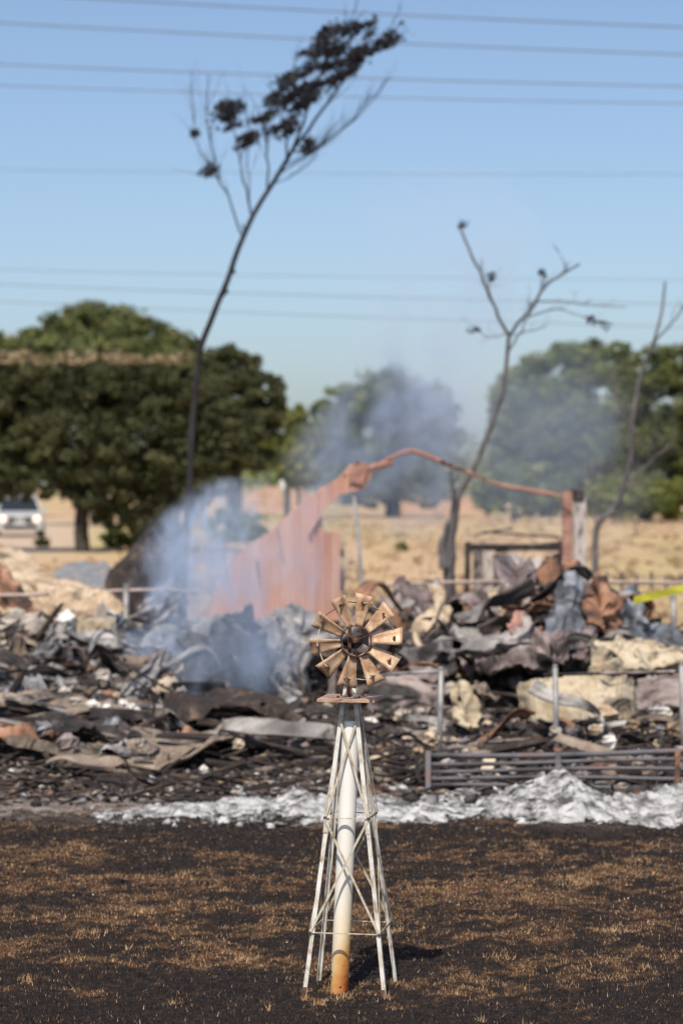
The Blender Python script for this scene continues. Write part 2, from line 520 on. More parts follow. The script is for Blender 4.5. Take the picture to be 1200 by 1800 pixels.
xs = np.concatenate([-np.geomspace(900, 3.45, 46), np.arange(-3.4, 3.41, .036), np.geomspace(3.45, 900, 46)])
ys = np.concatenate([[-60, -20, -4, 2, 5, 7, 8], np.arange(8.5, 15.6, .036), np.arange(15.65, 27, .06), np.arange(27, 30, .15), np.geomspace(30.2, 4200, 90)])
X, Yg = np.meshgrid(xs, ys)
H = near_h(X, Yg) * (np.abs(X) < 4) + heap_h(X, Yg) * (1 - sstep(7, 11, np.abs(X)))
fieldm = sstep(29, 33, Yg + 2.5 * (fbm(X * .4, Yg * .4, 60, 3) - .5))
fieldm = np.maximum(fieldm, sstep(9, 13, np.abs(X)) * sstep(15, 18, Yg))
greenm = sstep(.50, .66, fbm(X * .12, Yg * .04, 64, 3)) * .55
gx = (X / Yg) * FP + 600
gy = 850 + EYE * FP / np.maximum(Yg, 1)
greenm = np.maximum(greenm * .5, np.exp(-((gx - 500) / 90) ** 2 - ((gy - 890) / 26) ** 2))
greenm = np.maximum(greenm, np.exp(-((gx - 215) / 60) ** 2 - ((gy - 950) / 22) ** 2))
roadm = sstep(905, 925, gy) * (1 - sstep(966, 985, gy)) * (1 - sstep(120, 190, gx)) * .9
att = {'straw': straw_mask(X, Yg).ravel(), 'rubble': sstep(14.6, 15.6, Yg + .7 * (fbm(X * 1.2, Yg, 70, 3) - .5)).ravel(),
       'field': fieldm.ravel(), 'green': greenm.ravel(), 'road': roadm.ravel()}
gv = np.stack([X.ravel(), Yg.ravel(), H.ravel()], 1)
go = np_mesh('ground', gv, grid_faces(len(ys), len(xs)), M['ground'], att, smooth=True)
tag(go, kind='structure')


def ground_z(x, y):
    x = np.asarray(x, float); y = np.asarray(y, float)
    return near_h(x, y) + heap_h(x, y)


# burnt grass blades
def blades(name, P, hgt, wid, straw, tint, lean=.7):
    n = len(P)
    ang = R.rand(n) * 2 * math.pi
    la = R.rand(n) * 2 * math.pi
    lm = hgt * lean * R.rand(n)
    dx = np.cos(ang) * wid / 2; dy = np.sin(ang) * wid / 2
    A = P + np.stack([dx, dy, -.004 + 0 * dx], 1)
    B = P - np.stack([dx, dy, .004 + 0 * dx], 1)
    Cc = P + np.stack([np.cos(la) * lm, np.sin(la) * lm, hgt * np.sqrt(np.clip(1 - (lean * .8 * R.rand(n)) ** 2, .1, 1))], 1)
    V = np.stack([A, B, Cc], 1).reshape(-1, 3)
    F = np.arange(3 * n).reshape(-1, 3)
    o = np_mesh(name, V, F, M['grass'], {'straw': np.repeat(straw, 3), 'tint': np.repeat(tint, 3)})
    return o


N = 420000
yy = 8.9 + (15.5 - 8.9) * R.rand(N) ** 1.15
xx = (R.rand(N) - .5) * .40 * yy + .0
z = ground_z(xx, yy)
st_ = straw_mask(xx, yy)
st_ = np.where(R.rand(N) < .05, np.maximum(st_, .7 * R.rand(N)), st_)
clump = fbm(xx * 30, yy * 30, 81, 2)
hg = (.005 + .010 * R.rand(N) + .011 * st_ * R.rand(N)) * (.4 + clump)
wd = .0020 + .0014 * R.rand(N) + .00012 * (yy - 9) * 3
g1 = blades('burnt_grass', np.stack([xx, yy, z], 1), hg, wd, np.where(R.rand(N) < st_ * .72, .75 + .25 * R.rand(N), .12 * st_), R.rand(N), 1.0)
tag(g1, 'short charred grass stubble with straw coloured patches', 'grass', kind='stuff')
# loose straw-coloured tufts
P = []; Hh = []
tufts = [(537, 1756, .022, 14), (684, 1757, .022, 12), (600, 1752, .045, 26), (572, 1736, .03, 10), (692, 1730, .03, 10), (1010, 1555, .13, 150), (1120, 1520, .09, 60), (940, 1490, .07, 40), (560, 1765, .035, 26), (478, 1778, .02, 8), (843, 1790, .02, 10), (325, 1535, .05, 40), (430, 1690, .05, 30), (225, 1670, .015, 6), (300, 1770, .03, 10),
         (700, 1640, .06, 30), (880, 1690, .08, 40), (1080, 1640, .09, 60), (160, 1640, .09, 50), (250, 1600, .08, 40), (50, 1735, .05, 30), (1130, 1700, .06, 30), (930, 1795, .03, 10)]
for (px, py, rr, n) in tufts:
    c = gr(px, py)
    for k in range(n * 2):
        a, d = rnd.uniform(0, 6.28), rr * rnd.random() ** .7
        x, y = c.x + d * math.cos(a), c.y + d * math.sin(a) * 1.2
        P.append((x, y, float(ground_z(x, y)))); Hh.append(rnd.uniform(.012, .036))
for k in range(3600):
    y = 8.9 + 6 * rnd.random(); x = (rnd.random() - .5) * .38 * y
    P.append((x, y, float(ground_z(x, y)))); Hh.append(rnd.uniform(.008, .022))
P = np.array(P); Hh = np.array(Hh)
g2 = blades('straw_grass', P, Hh, np.full(len(P), .0032), np.ones(len(P)), .35 + .65 * R.rand(len(P)), 1.0)
tag(g2, 'loose tufts of dead straw grass left between the burnt patches', 'grass', kind='stuff')


# ------------------------------------------------------------------ shape builders for debris
TONE = {'charwood': 'charred dark', 'wood': 'weathered brown', 'grey': 'ash grey', 'char': 'sooty black', 'plum': 'dull mauve brown', 'tan': 'scorched tan', 'rust': 'rusty orange', 'bluesteel': 'blue grey', 'block': 'beige', 'greyash': 'pale grey'}
ZONES = [(70, 'at the left edge'), (190, 'right of the left edge'), (330, 'below the blue smoke'), (480, 'below the smoky black sheets'), (600, 'just left of the windmill'), (700, 'just right of the windmill'),
         (830, 'around the second fence post'), (950, 'left of the middle fence post'), (1060, 'right of the middle fence post'), (1160, 'below the cream heap'), (9999, 'at the right edge')]


def spot(x, y):
    px = 600 + x / y * FP
    z_ = [t for lim, t in ZONES if px < lim][0]
    return ('among frontmost rubble ' if y < 18.2 else ('amid the rubble ' if y < 20.3 else ('on the heap ' if y < 22 else 'high on heap '))) + z_


def catmull(P, n):
    """P: (k, ..., 3) -> n samples along axis 0"""
    P = np.asarray(P, float); k = len(P)
    t = np.linspace(0, k - 1, n); i = np.clip(np.floor(t).astype(int), 0, k - 2); f = (t - i).reshape(-1, *([1] * (P.ndim - 1)))
    g = lambda j: P[np.clip(j, 0, k - 1)]
    p0, p1, p2, p3 = g(i - 1), g(i), g(i + 1), g(i + 2)
    p0 = np.where((i - 1 < 0).reshape(f.shape), 2 * p1 - p2, p0)
    p3 = np.where((i + 2 > k - 1).reshape(f.shape), 2 * p2 - p1, p3)
    return .5 * (2 * p1 + (p2 - p0) * f + (2 * p0 - 5 * p1 + 4 * p2 - p3) * f ** 2 + (3 * p1 - p0 - 3 * p2 + p3) * f ** 3)


SEED = [100]


def sheet(name, rows, mat, label, cat='sheet metal', fold=.06, ffreq=3.0, corr=0, camp=.012, th=.006, nu=40, nv=46, group=None, rag=.03, parent=None, tear=.50, pleat=None, lift=0):
    """rows: control grid of (px, py, Y); a bent, crumpled sheet through those points"""
    SEED[0] += 1; s = SEED[0]
    Pw = np.array([[tuple(at(*c)) for c in r] for r in rows]) + np.array([0, 0, lift])
    S = catmull(Pw, nu)                              # along rows
    S = np.swapaxes(catmull(np.swapaxes(S, 0, 1), nv), 0, 1)
    du = np.gradient(S, axis=0); dv = np.gradient(S, axis=1)
    Nn = np.cross(du, dv); Nn /= np.linalg.norm(Nn, axis=2, keepdims=True) + 1e-9
    U, Vv = np.meshgrid(np.linspace(0, 1, nu), np.linspace(0, 1, nv), indexing='ij')
    a = fbm(U * ffreq + s, Vv * ffreq * 1.3, s, 4, .5)
    ridge = 1 - np.abs(2 * fbm(U * ffreq * .8 + 5, Vv * ffreq + s, s + 9, 3, .45) - 1) * 2
    D = fold * (a - .5) * 1.4 + fold * ridge * .35
    rs = np.random.RandomState(s)
    base = rs.rand() * math.pi if pleat is None else pleat
    tri = lambda q: 2 * np.abs(q - np.floor(q + .5)) * 2 - 1
    for fr, am in ((1.1 + 1.1 * rs.rand(), .95), (2.8 + 2 * rs.rand(), .30), (7 + 4 * rs.rand(), .06)):
        an = base + rs.uniform(-.35, .35)
        wr = .55 * fbm(U * 2.2 + s, Vv * 2.2, s + int(fr * 10), 3)
        D = D + fold * am * tri(fr * (np.cos(an) * U + np.sin(an) * Vv + wr) + rs.rand()) * (.35 + 1.3 * fbm(U * 2, Vv * 2 + s, s + 77, 2))
    for q in range(3):
        an = rs.rand() * math.pi; cx, cy = rs.rand(), rs.rand()
        dline = np.cos(an) * (U - cx) + np.sin(an) * (Vv - cy)
        D = D + fold * .6 * rs.choice([-1, 1]) * (.5 - np.minimum(np.abs(dline) * 5, 1.)) * np.exp(-((U - cx) ** 2 + (Vv - cy) ** 2) / .12)
    D = D + fold * .22 * (fbm(U * ffreq * 5, Vv * ffreq * 6, s + 31, 3, .6) - .5)
    if corr: D = D + camp * np.sin(Vv * corr * 2 * math.pi)
    S = S + Nn * D[..., None]
    # ragged border
    e = np.minimum.reduce([U, 1 - U, Vv, 1 - Vv])
    j = rag * (fbm(U * 14 + s, Vv * 14, s + 3, 3) - .5) * (1 - sstep(0, .12, e))
    S = S + (du / (np.linalg.norm(du, axis=2, keepdims=True) + 1e-9) + dv / (np.linalg.norm(dv, axis=2, keepdims=True) + 1e-9)) * j[..., None] * 2
    c = S.reshape(-1, 3)
    org = np.array([c[:, 0].mean(), c[:, 1].mean(), c[:, 2].min()])
    F = grid_faces(nu, nv)
    if tear:
        T = fbm(U * 7 + s, Vv * 7, s + 51, 3, .6) - 1.6 * sstep(0, .16, e)
        holes = fbm(U * 9, Vv * 9 + s, s + 61, 2)
        bad = (T > tear) | (holes > .86)
        F = F[~bad.ravel()[F].any(1)]
    o = np_mesh(name, c - org, F, mat, parent=parent)
    o.location = org
    md = o.modifiers.new('thickness', 'SOLIDIFY'); md.thickness = th; md.offset = 0
    if parent is None: tag(o, label, cat, group)
    return o


def beam(name, a, b, wd, tk, mat, label, cat='beam', group=None, bend=.0, roll=0, seg=9, char=.12):
    """a split, slightly bowed timber with uneven charred faces; a, b = (px, py, Y)"""
    a = at(*a) if len(a) == 3 and not isinstance(a, Vector) else a
    b = at(*b) if len(b) == 3 and not isinstance(b, Vector) else b
    d = b - a; q = d.to_track_quat('Z', 'Y').to_matrix() @ Matrix.Rotation(roll, 3, 'Z')
    m = MB(); V = []; F = []
    for i in range(seg + 1):
        t = i / seg
        c = a + d * t + q @ Vector((0, bend * 4 * t * (1 - t), 0))
        sc_ = 1 if 0 < i < seg else rnd.uniform(.55, .9)
        for (x, y) in ((-1, -1), (1, -1), (1, 1), (-1, 1)):
            V.append(c + q @ Vector((x * wd / 2 * sc_ * (1 + rnd.uniform(-char, char)), y * tk / 2 * sc_ * (1 + rnd.uniform(-char, char)), rnd.uniform(-.2, .2) * wd if i in (0, seg) else 0)))
    for i in range(seg):
        for k in range(4):
            p = i * 4 + k; r_ = i * 4 + (k + 1) % 4
            F.append((p, r_, r_ + 4, p + 4))
    F += [(3, 2, 1, 0), tuple(seg * 4 + k for k in range(4))]
    m.add(V, F)
    mid = (a + b) / 2
    o = m.build(name, mat, origin=(mid.x, mid.y, min(a.z, b.z)))
    return tag(o, label, cat, group)


def rock(m, c, s, n=6, jj=.25):
    """angular lump: a jittered, squashed octa-ish hull"""
    V = []; F = []
    c = Vector(c)
    rot = Matrix.Rotation(rnd.uniform(0, 6.3), 3, 'Z') @ Matrix.Rotation(rnd.uniform(-.5, .5), 3, 'X')
    for lvl, (zz, rr) in enumerate(((-.5, .75), (0.05, 1.0), (.45, .6))):
        for k in range(n):
            a = 2 * math.pi * (k + .5 * lvl) / n
            j = rnd.uniform(1 - jj, 1 + jj * .8)
            V.append(c + rot @ Vector((s[0] / 2 * rr * j * math.cos(a), s[1] / 2 * rr * j * math.sin(a), s[2] * (zz + rnd.uniform(-.1, .1)))))
    for l in range(2):
        for k in range(n):
            p = l * n + k; q = l * n + (k + 1) % n
            F.append((p, q, q + n)); F.append((p, q + n, p + n))
    F.append(tuple(reversed(range(n)))); F.append(tuple(range(2 * n, 3 * n)))
    m.add(V, F)


def lump(name, c, s, mat, label, cat, group=None):
    """c = (px, py, Y) of the centre"""
    p = at(*c); m = MB(); rock(m, p, s)
    o = m.build(name, mat, origin=(p.x, p.y, p.z - s[2] / 2))
    return tag(o, label, cat, group)


# rubble that nobody could count, in several tones
def scatter(name, n, smin, smax, mat, label, region, cat='rubble', flat=.6):
    T = []
    base = MB()
    protos = []
    for k in range(10):
        m = MB(); rock(m, (0, 0, 0), (1, rnd.uniform(.4, 1), flat * (rnd.uniform(.5, 1.1) if k < 5 else rnd.uniform(.12, .3))), 5, .5)
        protos.append(np.array(m.v))
    fcs = m.f
    tri = []
    for f in fcs:
        for i in range(1, len(f) - 1): tri.append((f[0], f[i], f[i + 1]))
    tri = np.array(tri)
    VV = []; FF = []; k0 = 0
    for k in range(n):
        x, y = region()
        s = smin + (smax - smin) * rnd.random() ** 3
        if y < 18.6 and x < .1: s = min(s, .085)
        p = protos[rnd.randrange(10)] * s
        a = rnd.uniform(0, 6.28); ca, sa = math.cos(a), math.sin(a)
        t = rnd.uniform(-.6, .6); ct, st = math.cos(t), math.sin(t)
        q = np.stack([p[:, 0], p[:, 1] * ct - p[:, 2] * st, p[:, 1] * st + p[:, 2] * ct], 1)
        q = np.stack([q[:, 0] * ca - q[:, 1] * sa, q[:, 0] * sa + q[:, 1] * ca, q[:, 2]], 1)
        VV.append(q + np.array([x, y, float(ground_z(x, y)) + s * .18])); FF.append(tri + k0); k0 += len(p)
    o = np_mesh(name, np.concatenate(VV), np.concatenate(FF), mat)
    return tag(o, label, cat, kind='stuff')


def reg(y0, y1, px0=-250, px1=1450, pw=1.0):
    def f():
        y = y0 + (y1 - y0) * rnd.random() ** pw
        return ((rnd.uniform(px0, px1) - 600) / FP * y, y)
    return f


scatter('charcoal_rubble', 3800, .02, .24, M['char'], 'black charcoal lumps strewn over the burnt floor of the ruin', reg(15.7, 25, pw=1.0), flat=.5)
scatter('grey_rubble', 5200, .02, .22, M['grey'], 'grey ashy bits of masonry strewn between the burnt boards', reg(15.7, 25, pw=1.0), flat=.5)
scatter('brown_rubble', 3400, .02, .22, M['wood'], 'brown bits of wood and board strewn between the ashes', reg(16.3, 25, pw=1.0), flat=.45)
scatter('rusty_rubble', 1500, .03, .24, M['rust'], 'small rusty scraps strewn over the burnt floor', reg(16, 25), flat=.4)
scatter('plum_rubble', 2200, .03, .26, M['plum'], 'dull brown scraps of burnt roofing strewn over the floor', reg(16.5, 25), flat=.4)
scatter('pale_rubble', 800, .02, .12, M['white'], 'small pale bits of plaster strewn over the burnt floor', reg(16, 24, pw=1.2))
scatter('tan_rubble', 1500, .02, .20, M['tan'], 'tan bits of scorched board strewn over the burnt floor', reg(16, 25, pw=1.0), flat=.4)
scatter('ash_flakes', 60, .006, .022, M['white'], 'tiny white flakes of ash blown over the burnt grass', reg(11, 15.5))
scatter('soot_crumbs', 2600, .010, .04, M['char'], 'small black crumbs lying on the scorched soil before the ash', reg(12.5, 16))

scatter('gate_rubble', 1600, .03, .16, M['block'], 'beige and grey broken bits heaped behind the pipe gate', reg(16.8, 19.5, 600, 1400), flat=.55)
scatter('sooty_rubble', 1600, .03, .20, M['plum'], 'brown sooty bits heaped behind the pipe gate', reg(16.8, 20, 600, 1400), flat=.45)
# splinters: thin sticks
SV = MB()
for k in range(2600):
    y = 15.8 + 9 * rnd.random() ** 1.0; x = (rnd.uniform(-200, 1400) - 600) / FP * y
    zz = float(ground_z(x, y)) + rnd.uniform(.0, .12)
    L_ = rnd.uniform(.08, .45); a = rnd.uniform(0, 3.14); e = rnd.uniform(-.35, .35)
    d = Vector((math.cos(a) * math.cos(e), math.sin(a) * math.cos(e) * .7, math.sin(e))) * L_ / 2
    c = Vector((x, y, zz)); SV.bar(c - d, c + d, rnd.uniform(.008, .03), rnd.uniform(.006, .02), rnd.uniform(0, 3))
tag(SV.build('splinters', M['charwood']), 'thin charred sticks and splinters strewn through the rubble', 'splinters', kind='stuff')

# ------------------------------------------------------------------ white ash heap
def ash_heap(name, px0, px1, y0, y1, label, mat, top, seed, nx=420, ny=110):
    u = np.linspace(0, 1, nx); v = np.linspace(0, 1, ny)
    U, V_ = np.meshgrid(u, v, indexing='ij')
    Yw = y0 + (y1 - y0) * V_
    PX = px0 + (px1 - px0) * U
    Xw = (PX - 600) / FP * ((y0 + y1) / 2)
    env = top(PX, V_)
    n1 = fbm(Xw * 2.2, Yw * 3.2, seed, 4) * 1.5 - .3; n2 = 1 - np.abs(2 * fbm(Xw * 4.5, Yw * 6, seed + 5, 4, .6) - 1)
    Z = env * (.35 + .7 * n1 + .45 * (n2 - .5)) + env * .22 * np.abs(2 * fbm(Xw * 9, Yw * 9, seed + 18, 3, .6) - 1) + .06 * (fbm(Xw * 17, Yw * 17, seed + 8, 4, .65) - .5) - .05
    Z = Z + ground_z(Xw, Yw) * .6
    Vv = np.stack([Xw, Yw, Z], 2).reshape(-1, 3)
    o = np_mesh(name, Vv, grid_faces(nx, ny), mat, smooth=False)
    return tag(o, label, 'ash', kind='stuff')


def top1(PX, V_):
    e = np.interp(PX, [120, 170, 260, 350, 480, 560, 640, 740, 850, 930, 1000, 1060, 1130, 1200, 1400, 1500], [0, .085, .085, .085, .09, .11, .10, .09, .10, .19, .30, .19, .13, .16, .14, 0])
    w_ = .55 + .5 * (fbm(PX / 90, V_ * 0 + 3, 5, 3))
    # front edge wanders
    f0 = np.interp(PX, [120, 350, 600, 1500], [.12, .03, .0, .0]) + .10 * fbm(PX / 60, V_ * 0, 9, 3)
    b0 = np.interp(PX, [120, 300, 420, 600, 1500], [.55, .65, .8, .95, .98])
    return e * w_ * 1.3 * sstep(f0, f0 + .28, V_) * (1 - sstep(b0 - .2, b0, V_))


ash_heap('white_ash', 100, 1520, 14.55, 16.35, 'heap of white ash spread in front of the burnt ruin', M['ash'], top1, 200)
scatter('ash_lumps', 3000, .015, .13, M['ash'], 'lumps of white ash lying on and before the ash heap', reg(14.9, 16.6, 420, 1480), flat=.4)
scatter('sooty_crumbs', 1500, .015, .09, M['grey'], 'grey crumbs scattered over the white ash', reg(14.8, 16.8, 350, 1480), flat=.4)
scatter('ash_crumbs_left', 260, .015, .07, M['ash'], 'thin scatter of white ash lumps at the left end of the heap', reg(14.75, 15.6, 160, 560))
bpy.data.objects['ash_crumbs_left'].name = 'ash_crumbs'
ash_heap('grey_ash', -220, 320, 18.6, 21.8, 'pale grey ash heap among the rubble at the left', M['greyash'],
         lambda PX, V_: (.30 * np.exp(-((PX - 60) / 110) ** 2) * (.5 + fbm(PX / 40, V_ * 4, 71, 3)) + .08) * np.sin(np.clip(V_, 0, 1) * math.pi), 240, 200, 90)
ash_heap('dark_ash', 480, 1500, 17.3, 21.5, 'mixed dark ash and rubble bank behind the front fence', M['char'],
         lambda PX, V_: (.05 + .16 * fbm(PX / 70, V_ * 3, 77, 3)) * np.sin(np.clip(V_, 0, 1) * math.pi), 260, 200, 70)
ash_heap('soot_bank', -220, 620, 17.9, 20.0, 'bank of soot and burnt soil under the boards at the left', M['charwood'],
         lambda PX, V_: (.16 + .16 * fbm(PX / 70, V_ * 3, 79, 3)) * np.sin(np.clip(V_, 0, 1) * math.pi), 280, 180, 60)
# ------------------------------------------------------------------ large sheets and boards, left side
sheet('corrugated_sheet', [[(-90, 968, 27), (0, 962, 27), (50, 975, 26.6), (100, 1012, 26), (150, 1035, 25.6), (215, 1062, 25)],
                           [(-90, 1010, 26.2), (0, 1005, 26.2), (50, 1015, 25.8), (95, 1050, 25.2), (150, 1070, 24.8), (208, 1090, 24.4)],
                           [(-90, 1035, 25.8), (0, 1040, 25.8), (40, 1060, 25.2), (85, 1085, 24.6), (150, 1100, 24.2), (200, 1118, 24)]],
      M['tan'], 'long tan corrugated sheet curling down from the left edge', fold=.05, corr=0, ffreq=2)
sheet('bent_sheet', [[(85, 1030, 24.0), (130, 1030, 24.0), (180, 1040, 23.8), (222, 1060, 23.6)], [(80, 1055, 23.7), (130, 1058, 23.6), (180, 1068, 23.5), (216, 1082, 23.4)],
                     [(84, 1078, 23.6), (130, 1088, 23.5), (170, 1092, 23.3), (204, 1104, 23.2)]], M['tan'], 'pale cream ribbed sheet end under the long tan sheet', fold=.04, corr=9, camp=.008)
sheet('rusty_sheet', [[(-60, 985, 25.4), (0, 1000, 25.2), (50, 1030, 25)], [(-60, 1030, 25), (0, 1045, 24.8), (60, 1062, 24.6)], [(-60, 1068, 24.8), (0, 1070, 24.6), (85, 1085, 24.4)]],
      M['rust'], 'rust brown sheet in the hollow under the tan sheet at the left edge', fold=.07)
sheet('tarpaulin', [[(90, 1005, 41), (130, 993, 42), (190, 992, 42)], [(95, 1018, 39), (140, 1012, 39), (200, 1010, 39)], [(110, 1034, 36), (150, 1038, 36), (215, 1036, 36)]],
      M['galv'], 'pale grey flat tin sheet lying on the field behind the left debris', fold=.05, th=.02)
sheet('burnt_roof', [[(278, 914, 30.6), (296, 912, 30.8), (318, 925, 31)], [(232, 965, 30.2), (270, 958, 30.4), (322, 968, 30.8)], [(186, 1018, 29.8), (240, 1022, 30.0), (325, 1025, 30.6)], [(194, 1050, 29.6), (245, 1090, 29.8), (330, 1110, 30.4)]],
      M['charwood'], 'dark brown tilted piece of fallen roof behind the left fence post', 'roof panel', fold=.035, th=.05, tear=0)
sheet('grey_board', [[(98, 1088, 21.8), (115, 1094, 21.9), (132, 1110, 22.1)], [(78, 1120, 21.5), (108, 1130, 21.6), (150, 1145, 21.9)], [(62, 1160, 21.2), (105, 1172, 21.4), (160, 1180, 21.6)]],
      M['grey'], 'grey three-cornered board leaning among blocks left of the smoke', 'board', fold=.05)
sheet('steel_sheet', [[(270, 1030, 24.2), (300, 1022, 24.6), (330, 1035, 24.9)], [(240, 1072, 23.2), (275, 1078, 23.6), (318, 1070, 24)], [(228, 1090, 22.8), (262, 1125, 23.1), (300, 1118, 23.4)]],
      M['grey'], 'bent light grey steel sheet at the foot of the blue smoke', fold=.07)
sheet('dark_sheet', [[(196, 1070, 22.8), (222, 1098, 22.8), (262, 1128, 22.8)], [(195, 1085, 22.5), (220, 1110, 22.5), (258, 1138, 22.5)], [(198, 1112, 22.2), (225, 1125, 22.2), (262, 1150, 22.2)]],
      M['bluesteel'], 'dark sloping sheet running down right of the cream block', fold=.05)
sheet('dark_interior_sheet', [[(195, 1120, 22.9), (235, 1122, 22.9), (270, 1135, 22.9)], [(195, 1160, 22.6), (235, 1165, 22.6), (275, 1165, 22.6)], [(195, 1215, 22.4), (235, 1215, 22.4), (275, 1215, 22.4)]],
      M['char'], 'black panel painting in the dark interior below the cream block', 'panel', fold=.06)  # dark of a box interior, put in as a black sheet
sheet('tin_sheet', [[(262, 1165, 20.8), (285, 1140, 21.2), (300, 1150, 21.3)], [(225, 1200, 20.4), (255, 1195, 20.6), (290, 1190, 21)], [(205, 1225, 20.2), (240, 1240, 20.2), (280, 1232, 20.4)]],
      M['galv'], 'light ribbed tin sheet under the thickest smoke behind the thin rod', fold=.03, corr=5)
# the black dome and heaps behind the smoke
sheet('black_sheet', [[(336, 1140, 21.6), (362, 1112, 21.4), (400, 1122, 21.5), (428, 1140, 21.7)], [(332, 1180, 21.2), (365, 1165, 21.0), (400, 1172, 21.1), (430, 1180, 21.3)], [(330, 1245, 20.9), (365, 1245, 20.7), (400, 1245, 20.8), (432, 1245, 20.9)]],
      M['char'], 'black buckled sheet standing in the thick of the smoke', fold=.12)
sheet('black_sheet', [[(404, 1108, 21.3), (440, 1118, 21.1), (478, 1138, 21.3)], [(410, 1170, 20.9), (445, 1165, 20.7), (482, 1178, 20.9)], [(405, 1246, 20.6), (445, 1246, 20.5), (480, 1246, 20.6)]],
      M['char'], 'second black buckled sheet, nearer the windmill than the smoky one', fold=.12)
sheet('insulation_heap', [[(335, 1085, 23.6), (385, 1084, 23.8), (430, 1092, 23.7), (480, 1100, 23.6), (540, 1096, 23.6)], [(330, 1105, 22.7), (385, 1092, 22.6), (430, 1098, 22.6), (485, 1110, 22.8), (560, 1105, 22.8)],
                          [(330, 1150, 22.1), (385, 1140, 22), (430, 1150, 22), (490, 1150, 22.3), (570, 1150, 22.3)]],
      M['grey'], 'mottled grey brown heap of burnt cladding below the red wall', 'debris heap', fold=.09, ffreq=6, nu=60, nv=80)
sheet('masonry_heap', [[(470, 1098, 22.3), (500, 1085, 22.4), (540, 1095, 22.3), (575, 1120, 22.5)], [(466, 1150, 21.5), (500, 1140, 21.5), (545, 1150, 21.6), (580, 1165, 21.8)], [(462, 1235, 20.6), (500, 1235, 20.6), (548, 1240, 20.7), (580, 1240, 20.9)]],
      M['grey'], 'lumpy brown grey masonry heap just left of the windmill wheel', 'debris heap', fold=.10, ffreq=6, nu=60, nv=60)
sheet('arched_sheet', [[(505, 1240, 21), (512, 1170, 21), (535, 1132, 21.1), (575, 1110, 21.4), (640, 1105, 22)], [(535, 1240, 20.6), (545, 1180, 20.6), (562, 1150, 20.8), (590, 1130, 21), (650, 1125, 21.7)]],
      M['grey'], 'grey arched sheet curving over a black hollow behind the wheel', fold=.04)
sheet('shade_backing', [[(540, 1120, 22), (620, 1110, 22.4), (700, 1115, 22.6)], [(535, 1180, 21.8), (620, 1170, 22), (700, 1170, 22)], [(530, 1250, 21.6), (620, 1250, 21.6), (700, 1250, 21.6)]],
      M['char'], 'black sheet painting the shade of the hollow behind the windmill head', fold=.12)  # stands for the shaded pocket under the arched sheet

# ------------------------------------------------------------------ crumpled metal, right side
CR = 'crumpled roofing sheets at the right'
sheet('void_shade_sheet', [[(660, 1075, 24.3), (720, 1050, 24.2), (800, 1060, 24), (900, 1050, 24), (1000, 1040, 24), (1110, 1060, 24)],
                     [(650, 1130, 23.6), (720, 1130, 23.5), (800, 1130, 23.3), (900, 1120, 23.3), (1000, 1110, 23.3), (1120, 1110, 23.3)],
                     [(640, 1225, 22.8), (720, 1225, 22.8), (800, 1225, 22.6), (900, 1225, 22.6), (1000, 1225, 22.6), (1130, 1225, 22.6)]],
      M['char'], 'wide black sheet standing in for shade behind the crumpled roofing', fold=.12, group=CR, nu=50, nv=80)  # black fill added for the shade in the voids of the heap
sheet('crumpled_sheet', [[(668, 1062, 22.6), (690, 1042, 23), (730, 1030, 23.4), (768, 1038, 23.2)], [(680, 1085, 22.0), (705, 1078, 22.1), (735, 1072, 22.4), (762, 1068, 22.6)], [(690, 1130, 21.4), (712, 1112, 21.3), (738, 1105, 21.3), (752, 1098, 21.6)],
                         [(680, 1170, 21.2), (705, 1150, 21), (728, 1130, 21.1), (745, 1125, 21.2)]],
      M['plum'], 'plum grey crumpled sheet just right of the windmill wheel', fold=.10, group=CR)
sheet('curled_sheet', [[(756, 1030, 21.8), (770, 1030, 21.6), (784, 1042, 21.7)], [(758, 1060, 21.4), (770, 1062, 21.2), (786, 1068, 21.4)], [(742, 1090, 21.1), (760, 1096, 20.9), (776, 1098, 21.1)], [(722, 1112, 20.9), (742, 1122, 20.8), (760, 1118, 21)], [(728, 1150, 20.8), (742, 1150, 20.7), (756, 1142, 20.9)]],
      M['tan'], 'narrow tan curled strip standing between two black hollows', fold=.05, group=CR)
sheet('roofing_sheet', [[(782, 1056, 22.2), (815, 1046, 22.3), (850, 1060, 22.2), (890, 1082, 21.9), (920, 1092, 21.9)], [(784, 1066, 21.3), (818, 1053, 21.4), (855, 1072, 21.2), (892, 1094, 20.9), (925, 1085, 21)]],
      M['plum'], 'brown sheet arching over the largest black hollow', fold=.03, group=CR)
sheet('folded_sheet', [[(795, 1068, 22.6), (820, 1078, 22.5), (846, 1098, 22.2)], [(790, 1095, 22.2), (815, 1100, 22.1), (858, 1118, 21.8)], [(785, 1120, 21.8), (812, 1122, 21.8), (850, 1130, 21.6)]],
      M['rust'], 'small brown folded sheet inside the largest black hollow', fold=.10, group=CR)
sheet('waved_sheet', [[(690, 1150, 21.6), (745, 1125, 21.5), (795, 1112, 21.4), (850, 1122, 21.2), (895, 1104, 21.1), (930, 1075, 21.1)], [(695, 1160, 20.9), (745, 1138, 20.7), (795, 1130, 20.6), (850, 1138, 20.5), (905, 1120, 20.4), (940, 1090, 20.5)],
                      [(700, 1172, 20.6), (735, 1165, 20.4), (780, 1150, 20.3), (830, 1150, 20.3), (890, 1140, 20.2), (935, 1120, 20.3)]],
      M['grey'], 'long grey waved sheet crossing under the largest hollow', fold=.07, group=CR, nv=70)
sheet('tongue_sheet', [[(715, 1168, 20.6), (750, 1140, 20.8), (785, 1138, 20.8)], [(725, 1185, 20.2), (770, 1170, 20.3), (800, 1165, 20.4)], [(745, 1200, 20.1), (790, 1190, 20.1), (826, 1184, 20.3)]],
      M['plum'], 'pinkish grey tongue of sheet hanging above the second fence post', fold=.05, group=CR)
